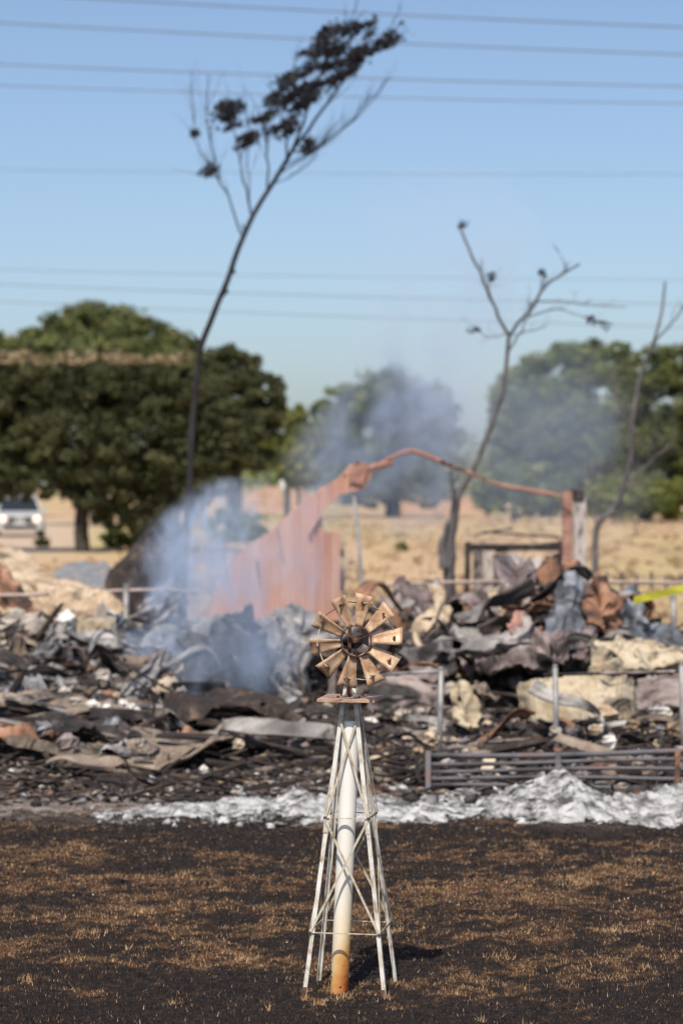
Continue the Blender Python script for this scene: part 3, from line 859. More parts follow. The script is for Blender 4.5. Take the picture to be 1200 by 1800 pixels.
sheet('draped_sheet', [[(825, 1150, 20.9), (870, 1148, 20.7), (920, 1120, 20.6), (965, 1140, 20.8)], [(828, 1162, 20.4), (875, 1166, 20.2), (915, 1140, 20.1), (975, 1165, 20.3)], [(835, 1172, 20.3), (870, 1178, 20), (925, 1160, 19.9), (985, 1190, 20)]],
      M['plum'], 'brown draped sheet sagging over the black gap left of the third post', fold=.06, group=CR)
sheet('pale_orange_sheet', [[(900, 1088, 20.9), (925, 1084, 20.9), (948, 1100, 20.9)], [(895, 1108, 20.6), (920, 1104, 20.5), (955, 1118, 20.6)], [(898, 1128, 20.4), (920, 1124, 20.4), (952, 1132, 20.5)]],
      M['redframe'], 'small orange pink scrap in the middle of the crumpled roofing', fold=.06, group=CR)
sheet('rust_heap', [[(925, 1000, 22.8), (950, 986, 23), (980, 990, 23), (1008, 1010, 22.8)], [(920, 1030, 22.2), (950, 1018, 22.2), (980, 1020, 22.2), (1010, 1030, 22.3)], [(925, 1075, 21.6), (950, 1065, 21.6), (980, 1065, 21.6), (1010, 1060, 21.8)]],
      M['rust'], 'orange rusty crumpled sheet at the top of the right hand heap', fold=.10, group=CR, nu=50, nv=60)
sheet('pale_sheet', [[(880, 1000, 22.6), (905, 980, 22.8), (928, 992, 22.8)], [(878, 1030, 22.1), (905, 1015, 22), (930, 1022, 22.1)], [(895, 1080, 21.6), (912, 1065, 21.5), (930, 1062, 21.6)]],
      M['plum'], 'mottled brown grey crumpled sheet left of the orange rusty sheet', fold=.08, group=CR)
sheet('hanging_sheet', [[(870, 1040, 22.1), (885, 1035, 22.2), (900, 1048, 22.2)], [(862, 1060, 21.8), (880, 1062, 21.7), (905, 1070, 21.7)], [(868, 1078, 21.5), (885, 1085, 21.4), (925, 1090, 21.3)]],
      M['tan'], 'dull brown sheet hanging at the left shoulder of the heap', fold=.08, group=CR)
sheet('upright_sheet', [[(985, 1020, 21.5), (1003, 1012, 21.4), (1024, 1030, 21.6)], [(972, 1060, 21.1), (998, 1058, 20.9), (1024, 1066, 21.2)], [(968, 1100, 20.8), (990, 1105, 20.6), (1020, 1108, 20.9)], [(972, 1140, 20.5), (988, 1150, 20.4), (1008, 1150, 20.6)]],
      M['bluesteel'], 'bright blue grey steel panel standing upright in the heap', fold=.06, group=CR)
sheet('dark_fold', [[(925, 1120, 20.9), (960, 1108, 20.8), (1000, 1118, 20.7)], [(920, 1135, 20.6), (965, 1132, 20.4), (1005, 1135, 20.4)], [(930, 1165, 20.3), (965, 1160, 20.2), (990, 1165, 20.2)]],
      M['plum'], 'dark maroon folded sheet under the upright steel panel', fold=.10, group=CR)
sheet('rust_column', [[(1022, 1035, 21.9), (1045, 1028, 21.6), (1068, 1036, 21.6), (1080, 1060, 21.8)], [(1020, 1070, 21.6), (1042, 1066, 21.2), (1062, 1072, 21.1), (1074, 1090, 21.4)], [(1022, 1100, 21.4), (1040, 1105, 21.0), (1056, 1105, 20.9), (1066, 1112, 21.1)]],
      M['rust'], 'dark rusty folded sheet right of the blue steel panel', fold=.08, group=CR)
sheet('slanted_plate', [[(1024, 1098, 20.7), (1040, 1098, 20.6), (1052, 1104, 20.7)], [(1016, 1130, 20.5), (1032, 1132, 20.4), (1044, 1136, 20.5)], [(1008, 1160, 20.3), (1020, 1165, 20.2), (1034, 1166, 20.3)]],
      M['plum'], 'slanted brown grey plate below the dark rusty fold', fold=.03, group=CR)
sheet('sloping_sheet', [[(1066, 1046, 22.2), (1090, 1042, 22.2), (1125, 1062, 22.0), (1160, 1090, 21.8), (1225, 1130, 21.6)], [(1066, 1085, 21.6), (1095, 1085, 21.6), (1130, 1098, 21.5), (1165, 1118, 21.4), (1230, 1150, 21.2)],
                        [(1062, 1125, 21.2), (1095, 1128, 21.1), (1130, 1132, 21.0), (1170, 1145, 21.0), (1235, 1175, 20.9)]],
      M['bluesteel'], 'large blue grey sheet sloping down to the right edge', fold=.09, group=CR, nv=70)
sheet('cloth_heap', [[(1040, 1140, 20.8), (1075, 1122, 20.9), (1120, 1132, 20.9), (1180, 1150, 20.8), (1240, 1165, 20.8)], [(1035, 1165, 20.3), (1075, 1155, 20.3), (1120, 1160, 20.3), (1180, 1170, 20.3), (1240, 1180, 20.3)],
                     [(1035, 1185, 20.1), (1075, 1184, 20.1), (1120, 1184, 20.1), (1180, 1184, 20.1), (1240, 1188, 20.1)]],
      M['cream'], 'pale tan crumpled heap below the large sloping sheet', fold=.07, ffreq=4, nu=50, nv=80)
sheet('cream_drum', [[(908, 1206, 19.4), (935, 1196, 19.1), (975, 1189, 19.0), (1030, 1186, 19.0), (1085, 1187, 19.1), (1112, 1192, 19.3)], [(910, 1232, 19.25), (935, 1226, 18.95), (975, 1222, 18.9), (1030, 1220, 18.9), (1085, 1222, 18.95), (1116, 1226, 19.2)],
                     [(912, 1268, 19.2), (935, 1268, 18.9), (975, 1268, 18.85), (1030, 1268, 18.85), (1085, 1268, 18.9), (1118, 1268, 19.1)]],
      M['cream'], 'long cream curved panel lying low behind the third fence post', 'panel', fold=.010, corr=22, camp=.004, tear=0, nv=90)
sheet('maroon_panel', [[(1116, 1190, 19.8), (1160, 1186, 19.8), (1230, 1184, 19.8)], [(1118, 1212, 19.7), (1160, 1212, 19.7), (1230, 1212, 19.7)], [(1120, 1245, 19.6), (1160, 1245, 19.6), (1230, 1245, 19.6)]],
      M['plum'], 'flat maroon panel right of the cream curved panel', 'panel', fold=.02)
sheet('mauve_panel', [[(645, 1180, 20.2), (700, 1186, 20.2), (785, 1190, 20.2)], [(645, 1215, 20), (700, 1218, 20), (780, 1220, 20)], [(645, 1255, 19.9), (700, 1255, 19.9), (778, 1258, 19.9)]],
      M['plum'], 'flat mauve brown panel right of the windmill platform', 'panel', fold=.03)
sheet('cardboard', [[(812, 1205, 19.2), (828, 1200, 19.2), (850, 1214, 19.1)], [(792, 1228, 18.9), (815, 1222, 18.8), (846, 1236, 18.9)], [(800, 1262, 18.8), (818, 1268, 18.7), (836, 1266, 18.8)], [(815, 1280, 18.7), (828, 1284, 18.6), (840, 1282, 18.7)]],
      M['cream'], 'pale folded board standing on end between two fence posts', 'board', fold=.05, ffreq=2)
sheet('bent_flap', [[(835, 1200, 19.1), (855, 1212, 19.0), (874, 1228, 19)], [(828, 1212, 18.8), (850, 1224, 18.7), (868, 1240, 18.8)]],
      M['wood'], 'brown bent flap resting on the pale folded board', 'board', fold=.03)

# smaller crumpled scraps all over the heaps
def scrap(name, x, y, z, sx, sy, tilt, mat, label, group, th=.004, nu=14, nv=16):
    SEED[0] += 1; s = SEED[0]; rs = np.random.RandomState(s)
    U, V_ = np.meshgrid(np.linspace(0, 1, nu), np.linspace(0, 1, nv), indexing='ij')
    X_ = (U - .5) * sx; Y_ = (V_ - .5) * sy; D = np.zeros_like(U)
    f = .16 * min(sx, sy)
    for q in range(6):
        an = rs.rand() * math.pi; cx, cy = rs.rand(), rs.rand()
        D += f * rs.choice([-1, 1]) * np.minimum(np.abs(np.cos(an) * (U - cx) + np.sin(an) * (V_ - cy)) * 3, 1.2)
    D += f * 1.5 * (fbm(U * 2.5, V_ * 2.5 + s, s, 3) - .5)
    P = np.stack([X_ + .3 * D, Y_ - .3 * D, D - D.mean()], 2).reshape(-1, 3)
    Rm = np.array(Matrix.Rotation(rs.rand() * 6.3, 3, 'Z') @ Matrix.Rotation(tilt, 3, 'X') @ Matrix.Rotation(rs.rand() * 6.3, 3, 'Z'))
    P = P @ Rm.T
    e = np.minimum.reduce([U, 1 - U, V_, 1 - V_])
    bad = (fbm(U * 5 + s, V_ * 5, s + 7, 2) - 1.3 * sstep(0, .25, e)) > .45
    F = grid_faces(nu, nv); F = F[~bad.ravel()[F].any(1)]
    o = np_mesh(name, P, F, mat); o.location = (x, y, z)
    md = o.modifiers.new('thickness', 'SOLIDIFY'); md.thickness = th
    return tag(o, label, 'scrap', group)


def curled_strip(x, y, z, L_, wd, mat, label, group, nu=40, nv=7):
    SEED[0] += 1; s = SEED[0]; rs = np.random.RandomState(s)
    p = np.array([x, y, z]); az = rs.uniform(-.7, .7) + (math.pi if rs.rand() < .5 else 0); el = rs.uniform(.1, 1.1)
    curl = rs.uniform(-2.6, -1.0); tw = rs.uniform(-1.2, 1.2); rl0 = rs.uniform(-.8, .8)
    C_ = []; W_ = []; Nn_ = []
    for i in range(nu):
        t = i / (nu - 1); e = el + curl * t + .35 * math.sin(t * 7 + s); a = az + .5 * math.sin(t * 3 + s)
        d = np.array([math.cos(a) * math.cos(e), math.sin(a) * math.cos(e) * .6, math.sin(e)])
        p = p + d * L_ / nu
        sd = np.cross(d, [0, 0, 1.0]); sd /= np.linalg.norm(sd) + 1e-6; up_ = np.cross(sd, d)
        r_ = rl0 + tw * t
        C_.append(p.copy()); W_.append(sd * math.cos(r_) + up_ * math.sin(r_)); Nn_.append(up_ * math.cos(r_) - sd * math.sin(r_))
    C_ = np.array(C_)[:, None]; W_ = np.array(W_)[:, None]; Nn_ = np.array(Nn_)[:, None]
    U, V_ = np.meshgrid(np.linspace(0, 1, nu), np.linspace(-.5, .5, nv), indexing='ij')
    ww = wd * (1 + .35 * (fbm(U * 6 + s, V_ * 0, s, 2) - .5))[..., None]
    P = C_ + W_ * V_[..., None] * ww + Nn_ * (.10 * wd * np.sin((V_ + .5) * math.pi * 4) + .25 * wd * (fbm(U * 5 + s, V_ * 3, s + 2, 3) - .5))[..., None]
    P = P.reshape(-1, 3)
    if P[:, 2].min() < .02: P[:, 2] = np.maximum(P[:, 2], .02)
    org = np.array([x, y, P[:, 2].min()])
    o = np_mesh('curled_strip', P - org, grid_faces(nu, nv), mat); o.location = org
    md = o.modifiers.new('thickness', 'SOLIDIFY'); md.thickness = .006
    return tag(o, label, 'scrap', group)


SHEAF = 'curled strips of roofing in the heaps'
for k in range(30):
    px = rnd.uniform(665, 1110); py = rnd.uniform(1075, 1185) if px < 860 else rnd.uniform(1035, 1185); Y = 20.3 + (1185 - py) * .010 + rnd.uniform(-.2, .3)
    p = at(px, py, Y); mt_ = ('plum', 'char', 'grey', 'char', 'rust', 'plum')[k % 6]
    curled_strip(p.x, p.y, p.z, rnd.uniform(.35, .85), rnd.uniform(.07, .20), M[mt_], '%s curled strip %s the fence rail %s' % (TONE[mt_].replace('dull ', ''), 'well above' if py < 1115 else ('above' if py < 1150 else 'just over'), [t for lim, t in ZONES if px < lim][0]), SHEAF)
for (px0, px1, y0, y1, n, mts) in [(660, 1120, 20.2, 22.4, 4, ('plum', 'grey', 'char', 'rust', 'plum', 'char')), (-60, 330, 20.4, 22.8, 9, ('grey', 'greyash', 'char', 'plum', 'galv')), (330, 590, 20.6, 22.6, 7, ('grey', 'char', 'plum')),
                                   (-80, 560, 17.9, 19.4, 9, ('wood', 'plum', 'rust', 'grey')), (660, 1250, 17.6, 19.4, 8, ('plum', 'char', 'rust', 'grey'))]:
    for k in range(n):
        y = rnd.uniform(y0, y1); x = (rnd.uniform(px0, px1) - 600) / FP * y; mt_ = mts[k % len(mts)]
        low = y0 < 20
        curled_strip(x, y, float(ground_z(x, y)) + (.05 if low else .12), rnd.uniform(.5, .9) if low else rnd.uniform(.4, .85), rnd.uniform(.07, .16) if low else rnd.uniform(.09, .20), M[mt_],
                     '%s curled strip %s' % ('grey tin' if mt_ == 'galv' else TONE[mt_], spot(x, y)), 'curled strips of roofing in the heaps')
for k in range(16):
    y = rnd.uniform(20, 22.8); px = rnd.choice((rnd.uniform(-60, 300), rnd.uniform(660, 1180))); x = (px - 600) / FP * y
    z0 = float(ground_z(x, y)) - .05; L_ = rnd.uniform(.35, .8); a = rnd.uniform(-.9, .9)
    p0 = Vector((x, y, z0)); beam('charred_stud', p0, p0 + Vector((math.sin(a) * L_, rnd.uniform(-.2, .1), math.cos(a) * L_ * .8)), rnd.uniform(.03, .06), rnd.uniform(.03, .045), M['charwood'], 'charred stud end sticking up ' + spot(x, y), 'board', 'charred studs sticking out of the heaps', seg=6, char=.16)

SG = 'crumpled scraps of roofing on the heaps'
for (px0, px1, y0, y1, n, mts, smin, smax, lab) in [
    (-150, 330, 19.8, 23.2, 40, ('grey', 'greyash', 'grey', 'char', 'block', 'tan', 'wood', 'charwood'), .18, .5, 'torn crumpled scrap lying on the heap left of the blue smoke'),
    (330, 600, 20.2, 23.4, 34, ('char', 'char', 'grey', 'block', 'charwood', 'plum'), .2, .5, 'torn crumpled scrap lying on the heap in front of the red wall'),
    (640, 1330, 20.0, 23.6, 60, ('plum', 'plum', 'char', 'char', 'grey', 'rust', 'charwood', 'bluesteel'), .15, .45, 'torn crumpled scrap lying on the heap right of the windmill wheel'),
    (-150, 560, 17.6, 19.8, 30, ('charwood', 'wood', 'char', 'rust', 'plum', 'grey'), .15, .45, 'torn flat scrap lying among the boards in the left foreground'),
    (640, 1330, 17.4, 19.6, 40, ('charwood', 'plum', 'char', 'rust', 'grey', 'tan'), .12, .36, 'torn flat scrap lying in the rubble behind the pipe gate')]:
    for k in range(n):
        y = rnd.uniform(y0, y1); x = (rnd.uniform(px0, px1) - 600) / FP * y
        a_ = rnd.uniform(smin, smax); mt_ = rnd.choice(mts)
        scrap('torn_scrap', x, y, float(ground_z(x, y)) + a_ * .18, a_, a_ * rnd.uniform(.5, 1), rnd.uniform(.1, 1.2) if y0 > 19 else rnd.uniform(0, .4), M[mt_], '%s %s scrap %s' % ('large' if a_ > .33 else 'small', TONE[mt_], spot(x, y)), SG)

for k in range(44):
    px = rnd.uniform(665, 1120); py = rnd.uniform(1060, 1190) if px < 860 else rnd.uniform(1030, 1190); Y = 20.35 + (1190 - py) * .010 + rnd.uniform(-.15, .35)
    p = at(px, py, Y); mt_ = ('char', 'plum', 'char', 'grey', 'rust', 'char', 'charwood')[k % 7]; a_ = rnd.uniform(.14, .36)
    scrap('torn_scrap', p.x, p.y, p.z, a_, a_ * rnd.uniform(.4, .9), rnd.uniform(.2, 1.4), M[mt_], '%s %s scrap caught %s in the roofing %s' % ('large' if a_ > .25 else 'small', TONE[mt_], 'high' if py < 1090 else ('midway' if py < 1140 else 'low'), [t for lim, t in ZONES if px < lim][0]), SG)

# ------------------------------------------------------------------ low boards, left foreground
sheet('warped_board', [[(200, 1312, 18.0), (240, 1296, 18.1), (300, 1294, 18.1), (360, 1300, 18.0), (420, 1280, 18.4), (500, 1262, 18.9)],
                       [(150, 1338, 17.4), (220, 1330, 17.4), (290, 1324, 17.4), (360, 1322, 17.4), (430, 1300, 17.8), (512, 1276, 18.4)],
                       [(80, 1366, 16.9), (150, 1368, 16.9), (230, 1362, 16.9), (310, 1348, 17), (380, 1328, 17.2), (450, 1302, 17.8)]],
      M['wood'], 'long warped grey brown sheet sweeping across the left foreground', lift=.05, fold=.05, ffreq=2, nv=90, th=.02)
sheet('rusty_board', [[(-60, 1255, 19.0), (40, 1256, 19.0), (130, 1260, 19.0), (235, 1268, 19.0)], [(-60, 1275, 18.5), (40, 1276, 18.5), (130, 1280, 18.5), (225, 1290, 18.4)]],
      M['wood'], 'flat brown sheet lying under the long black beam at the left', lift=.13, fold=.06, th=.02)
sheet('rusty_roofing', [[(-60, 1290, 18.2), (20, 1292, 18.2), (80, 1304, 18.1), (130, 1318, 18)], [(-60, 1320, 17.7), (20, 1322, 17.7), (70, 1326, 17.7), (110, 1330, 17.7)], [(-60, 1340, 17.5), (20, 1340, 17.5), (60, 1336, 17.5), (100, 1336, 17.5)]],
      M['rust'], 'orange brown rusty roofing sheet at the left edge in the foreground', lift=.13, fold=.05)
sheet('black_roofing', [[(60, 1292, 18.0), (130, 1296, 18.0), (200, 1312, 17.9), (235, 1330, 17.8)], [(90, 1316, 17.6), (140, 1320, 17.5), (190, 1332, 17.4), (220, 1344, 17.3)]],
      M['char'], 'black sagging roofing sheet between the rusty one and the warped one', lift=.13, fold=.05)
sheet('curled_roofing', [[(130, 1340, 17.6), (180, 1322, 17.7), (240, 1320, 17.6)], [(125, 1356, 17.2), (175, 1345, 17.1), (235, 1345, 17.1)]],
      M['grey'], 'small grey curled scrap in front of the black sagging sheet', lift=.05, fold=.05)
sheet('black_arch', [[(285, 1248, 18.9), (340, 1236, 19), (420, 1234, 19), (480, 1246, 18.9), (512, 1275, 18.8)], [(290, 1262, 18.4), (345, 1250, 18.4), (425, 1246, 18.4), (478, 1262, 18.3), (508, 1292, 18.3)],
                     [(300, 1275, 18.2), (350, 1268, 18.1), (420, 1262, 18.1), (465, 1276, 18.1), (495, 1300, 18.1)]],
      M['charwood'], 'black and rust arched sheet left of the windmill platform', lift=.05, fold=.10, ffreq=4, nv=70)
sheet('dark_strip', [[(500, 1300, 18.3), (540, 1296, 18.3), (600, 1302, 18.2)], [(505, 1322, 17.9), (545, 1318, 17.9), (600, 1322, 17.8)]],
      M['plum'], 'low dark strip of panel just left of the windmill legs', 'panel', lift=.05, fold=.03)

# beams, boards and rods
BG = 'charred beams and boards'
for (nm, a, b, w_, t_, mt, lab) in [
    ('charred_beam', (-80, 1240, 18.7), (262, 1256, 18.3), .09, .07, 'char', 'long black charred beam lying along the left foreground'),
    ('charred_beam', (-80, 1268, 18.4), (150, 1262, 18.2), .05, .05, 'charwood', 'thinner black beam just below the long charred beam'),
    ('charred_beam', (168, 1300, 17.8), (262, 1318, 17.6), .05, .05, 'char', 'short black beam end poking out above the warped sheet'),
    ('charred_board', (400, 1368, 16.9), (575, 1330, 17.5), .07, .02, 'wood', 'brown plank pointing at the windmill legs, frontmost of its pair'),
    ('charred_board', (440, 1345, 17.3), (590, 1322, 17.8), .05, .03, 'charwood', 'dark plank just behind the brown one left of the windmill'),
    ('charred_board', (470, 1372, 16.8), (600, 1358, 17.0), .05, .02, 'wood', 'short brown plank lying at the back edge of the white ash'),
    ('charred_board', (80, 1288, 18.4), (60, 1236, 18.5), .04, .03, 'char', 'short black post stump crossing the long charred beam'),
    ('charred_board', (285, 1262, 18.1), (225, 1300, 17.8), .05, .03, 'charwood', 'black board sloping below the white stones'),
    ('charred_board', (350, 1300, 18.0), (290, 1248, 18.4), .04, .03, 'grey', 'grey board crossing under the black arched sheet'),
    ('steel_rod', (205, 1160, 20.6), (352, 1242, 19.0), .018, .018, 'charwood', 'thin straight black rod slanting down through the smoke'),
    ('steel_rod', (170, 1255, 18.6), (262, 1200, 18.8), .014, .014, 'char', 'thin black rod crossing over the white stones'),
    ('steel_rod', (225, 1188, 20.2), (290, 1228, 19.2), .012, .012, 'char', 'fine rod just under the slanting black rod'),
    ('cream_block_board', (135, 1100, 22.6), (203, 1106, 22.6), .16, .12, 'cream', 'smooth cream squared timber above the black hollow'),
    ('fallen_post', (1030, 1352, 16.9), (1110, 1340, 17), .03, .03, 'rust', 'rusty bar lying behind the ash peak at the right'),
    ('pale_plank', (848, 1378, 16.7), (862, 1332, 16.9), .085, .03, 'palewood', 'pale wooden plank leaning upright in front of the pipe panel'),
    ('pale_plank', (872, 1374, 16.7), (902, 1352, 16.8), .075, .035, 'palewood', 'short pale wooden offcut right of the leaning plank'),
    ('charred_board', (600, 1300, 18.3), (720, 1282, 18.8), .06, .03, 'wood', 'brown board behind the windmill legs, upper of two'),
    ('charred_board', (655, 1330, 17.6), (735, 1318, 17.8), .05, .03, 'charwood', 'dark board lying just right of the windmill legs'),
    ('charred_board', (860, 1290, 18.3), (960, 1278, 18.6), .05, .03, 'charwood', 'black board lying between the second and third posts'),
    ('charred_board', (1000, 1300, 18.1), (1060, 1262, 18.7), .05, .03, 'charwood', 'black board sloping up right of the third fence post'),
    ('charred_board', (985, 1262, 18.5), (1030, 1290, 18.1), .05, .02, 'rust', 'rust orange slat below the cream curved panel'),
    ('charred_board', (1120, 1262, 18.6), (1210, 1272, 18.4), .05, .03, 'wood', 'brown board below the maroon panel at the right'),
    ('charred_board', (700, 1262, 18.8), (790, 1272, 18.6), .06, .04, 'grey', 'grey board below the mauve panel'),
    ('charred_board', (738, 1290, 18.1), (800, 1300, 17.9), .04, .03, 'tan', 'tan stick lying at the foot of the second post'),
    ('slanted_strut', (1120, 1140, 20.0), (1146, 1180, 19.9), .05, .02, 'cream', 'pale strut leaning on the tan heap at the right'),
    ('broken_post', (1046, 1290, 17.9), (1052, 1262, 18.0), .10, .05, 'block', 'squat grey block standing behind the pipe panel'),
]:
    beam(nm, a, b, w_, t_, M[mt], lab, 'rod' if 'rod' in nm else ('board' if 'board' in nm or 'plank' in nm else 'beam'), BG, bend=rnd.uniform(-.01, .03), char=.14 if 'pale' not in nm else .04)
for k in range(20):
    y = rnd.uniform(17.3, 19.8); px = rnd.uniform(-40, 560); x = (px - 600) / FP * y; mt_ = ('wood', 'grey', 'charwood', 'wood', 'grey')[k % 5]
    a = rnd.uniform(-.45, .45); L_ = rnd.uniform(.3, .62); zz = float(ground_z(x, y)) + rnd.uniform(.10, .26)
    d = Vector((math.cos(a) * L_, math.sin(a) * L_, rnd.uniform(-.12, .12)))
    beam('long_plank', Vector((x, y, zz)) - d, Vector((x, y, zz)) + d, rnd.uniform(.05, .11), .022, M[mt_], '%s long plank lying flat %s' % (TONE[mt_], spot(x, y)), 'board', BG, bend=rnd.uniform(0, .04), roll=rnd.uniform(-.4, .4) + (1.57 if k % 4 == 0 else 0), char=.16)
# loose short boards: each one a thing, told apart by nothing
LB = 'short burnt boards strewn through the ruin'
for (px0, px1, lab, mts) in [(-120, 560, 'short burnt board lying loose in the rubble left of the windmill', ('charwood', 'wood', 'grey', 'char')),
                             (640, 1330, 'short burnt board lying loose in the rubble right of the windmill', ('charwood', 'wood', 'char', 'grey'))]:
    for k in range(30 if px0 > 0 else 22):
        y = rnd.uniform(16.9 if px0 > 0 else 17.8, 20.5); x = (rnd.uniform(px0, px1) - 600) / FP * y
        zz = float(ground_z(x, y)) + rnd.uniform(.06, .22); a = rnd.uniform(-.8, .8) + (3.14 if rnd.random() < .5 else 0); L_ = rnd.uniform(.12, .34)
        d = Vector((math.cos(a), math.sin(a) * .8, rnd.uniform(-.28, .28))) * L_
        c = Vector((x, y, zz))
        mt_ = rnd.choice(mts)
        o = beam('burnt_board', c - d, c + d, rnd.uniform(.03, .10), rnd.uniform(.012, .035), M[mt_], ('%s short board ' % TONE[mt_]) + spot(x, y), 'board', LB, seg=4, char=.2, roll=rnd.uniform(-1, 1))
# bent rod hook
hk = MB().tube([at(x, y, 18.6) for x, y in ((258, 1212), (262, 1208), (268, 1216), (272, 1230), (271, 1246), (266, 1262))], .011, 6)
tag(hk.build('bent_rod', M['char'], origin=at(266, 1262, 18.6)), 'hooked black rod standing right of the white stones', 'rod')

# stones and blocks
for (nm, c, s, mt, lab, cat) in [
    ('white_stone', (162, 1240, 18.5), (.12, .09, .075), 'white', 'round white stone, leftmost of those above the long black beam', 'stone'),
    ('white_stone', (187, 1243, 18.5), (.09, .08, .06), 'white', 'white stone second from the left above the long black beam', 'stone'),
    ('white_stone', (215, 1236, 18.5), (.11, .08, .07), 'white', 'biggest white stone below the crossing thin rods', 'stone'),
    ('white_stone', (230, 1243, 18.45), (.08, .07, .06), 'white', 'white stone touching the right side of the biggest one', 'stone'),
    ('white_stone', (241, 1249, 18.4), (.07, .06, .05), 'white', 'rightmost small white stone near the hooked rod', 'stone'),
    ('tan_stone', (205, 1222, 18.7), (.08, .06, .05), 'tan', 'tan stone resting above the white stones', 'stone'),
    ('orange_lump', (24, 1228, 18.8), (.10, .08, .05), 'redframe', 'orange lump on the grey ash at the far left', 'brick'),
    ('pale_lump', (132, 1232, 18.7), (.14, .08, .06), 'block', 'beige lump left of the white stones', 'stone'),
    ('concrete_block', (25, 1092, 22.3), (.42, .25, .20), 'block', 'sooty beige block at the left edge under the dark hollow', 'block'),
    ('concrete_block', (60, 1100, 22.0), (.30, .25, .22), 'block', 'grey brown block right of the left edge block', 'block'),
    ('ashen_lump', (115, 1092, 22.4), (.26, .2, .20), 'white', 'rough white lump on top of the three-cornered grey board', 'lump'),
    ('fibre_bundle', (35, 1145, 21.6), (.16, .15, .30), 'wood', 'upright brown splintered bundle at the left below the blocks', 'bundle'),
    ('concrete_block', (85, 1150, 21.3), (.30, .2, .2), 'greyash', 'ash coated round lump leaning on the grey board', 'lump'),
    ('white_stone', (650, 1272, 18.8), (.15, .12, .09), 'white', 'white stone just right of the windmill legs', 'stone'),
    ('tan_stone', (705, 1262, 18.9), (.18, .12, .09), 'tan', 'wide tan stone below the mauve panel', 'stone'),
    ('white_lump', (1070, 1304, 17.7), (.20, .14, .10), 'white', 'pointed white lump behind the pipe panel', 'lump'),
    ('white_lump', (1162, 1250, 18.8), (.24, .12, .06), 'white', 'flat white lump under the maroon panel at the right edge', 'lump'),
    ('white_stone', (1155, 1308, 17.8), (.11, .09, .07), 'cream', 'small cream stone behind the top pipe near the right edge', 'stone'),
    ('grey_box', (1010, 1292, 18.0), (.26, .16, .13), 'grey', 'grey box shaped block right of the third fence post', 'block'),
    ('tan_stone', (733, 1325, 17.5), (.13, .1, .09), 'tan', 'tan stone at the left end of the pipe panel', 'stone'),
    ('grey_box', (765, 1282, 18.5), (.22, .14, .11), 'block', 'sooty hollow looking block beside the second post', 'block'),
    ('tan_stone', (925, 1372, 16.5), (.10, .08, .09), 'rust', 'rust brown lump on the ash before the third post', 'lump'),
    ('tan_stone', (1068, 1362, 16.6), (.14, .1, .10), 'wood', 'brown clod on the right slope of the ash peak', 'lump'),
    ('white_stone', (358, 1352, 16.95), (.08, .07, .05), 'white', 'white stone under the edge of the warped sheet', 'stone'),
    ('white_stone', (360, 1258, 18.4), (.12, .1, .08), 'block', 'pale stone under the black arched sheet', 'stone'),
]:
    lump(nm, c, s, M[mt], lab, cat)
LS = 'loose stones in the rubble'
for (px0, px1, lab) in [(-100, 560, 'small sooty stone lying loose in the rubble left of the windmill'), (650, 1320, 'small sooty stone lying loose in the rubble right of the windmill')]:
    for k in range(30):
        y = rnd.uniform(16.7, 21); x = (rnd.uniform(px0, px1) - 600) / FP * y
        s = rnd.uniform(.08, .2); zz = float(ground_z(x, y)) + .22
        m = MB(); rock(m, (x, y, zz), (s, s * .8, s * .6))
        mt_ = rnd.choice(('block', 'greyash', 'tan', 'char', 'plum'))
        tag(m.build('sooty_stone', M[mt_], origin=(x, y, zz - s * .3)), '%s %s stone %s' % ('big' if s > .14 else 'small', TONE[mt_].replace('dull ', ''), spot(x, y)), 'stone', LS)

# ------------------------------------------------------------------ pipe panel (livestock gate) and fences
pg = empty('pipe_panel', gr(960, 1395), 'burnt tubular gate of long horizontal pipes lying behind the ash', 'gate')
base = Vector(pg.location)


def child(mb, name, mat, root, smooth=False):
    r = Vector(root.location)
    rz = root.rotation_euler.z
    inv = Matrix.Rotation(-rz, 3, 'Z')
    mb.v = [tuple(inv @ (Vector(p) - r)) for p in mb.v]
    return mb.build(name, mat, root, smooth)


for i, (yl, yr, Yd) in enumerate([(1328, 1320, 16.34), (1341, 1336, 16.31), (1355, 1352, 16.29), (1369, 1368, 16.26), (1382, 1384, 16.24)]):
    pts = [at(748 + (1330 - 748) * t, yl + (yr - yl) * t + 3 * math.sin(t * 5 + i), Yd) for t in np.linspace(0, 1, 12)]
    child(MB().tube(pts, .0135 if i else .019, 8), 'pipe_rail', M['tube_dark'], pg, True)
for px in (752, 980, 1190):
    child(MB().bar(at(px, 1320, 16.30), at(px, 1396, 16.20), .035, .02), 'upright', M['rust'] if px > 1100 else M['tube_dark'], pg)


def fence(posts, rail, label, zr, pmats, rad=.03, rrad=.02):
    x, y = posts[0][0], posts[0][2]
    f = empty('tube_fence', gr(posts[0][0], 850 + EYE * FP / posts[0][2]), label, 'fence')
    for (px, ptop, Y) in posts:
        p = at(px, ptop, Y)
        lean = rnd.uniform(-.02, .02)
        child(MB().tube([(p.x + lean, p.y, -.05), (p.x, p.y, p.z)], rad, 9), 'fence_post', M[pmats], f, True)
        child(MB().tube([(p.x, p.y, p.z), (p.x, p.y, p.z + .015)], [rad * 1.15, rad * .7], 9), 'post_cap', M['galv'], f, True)
    for (seg, mt) in rail:
        child(MB().tube([at(*q) for q in seg], rrad, 8), 'top_rail', M[mt], f, True)
    return f


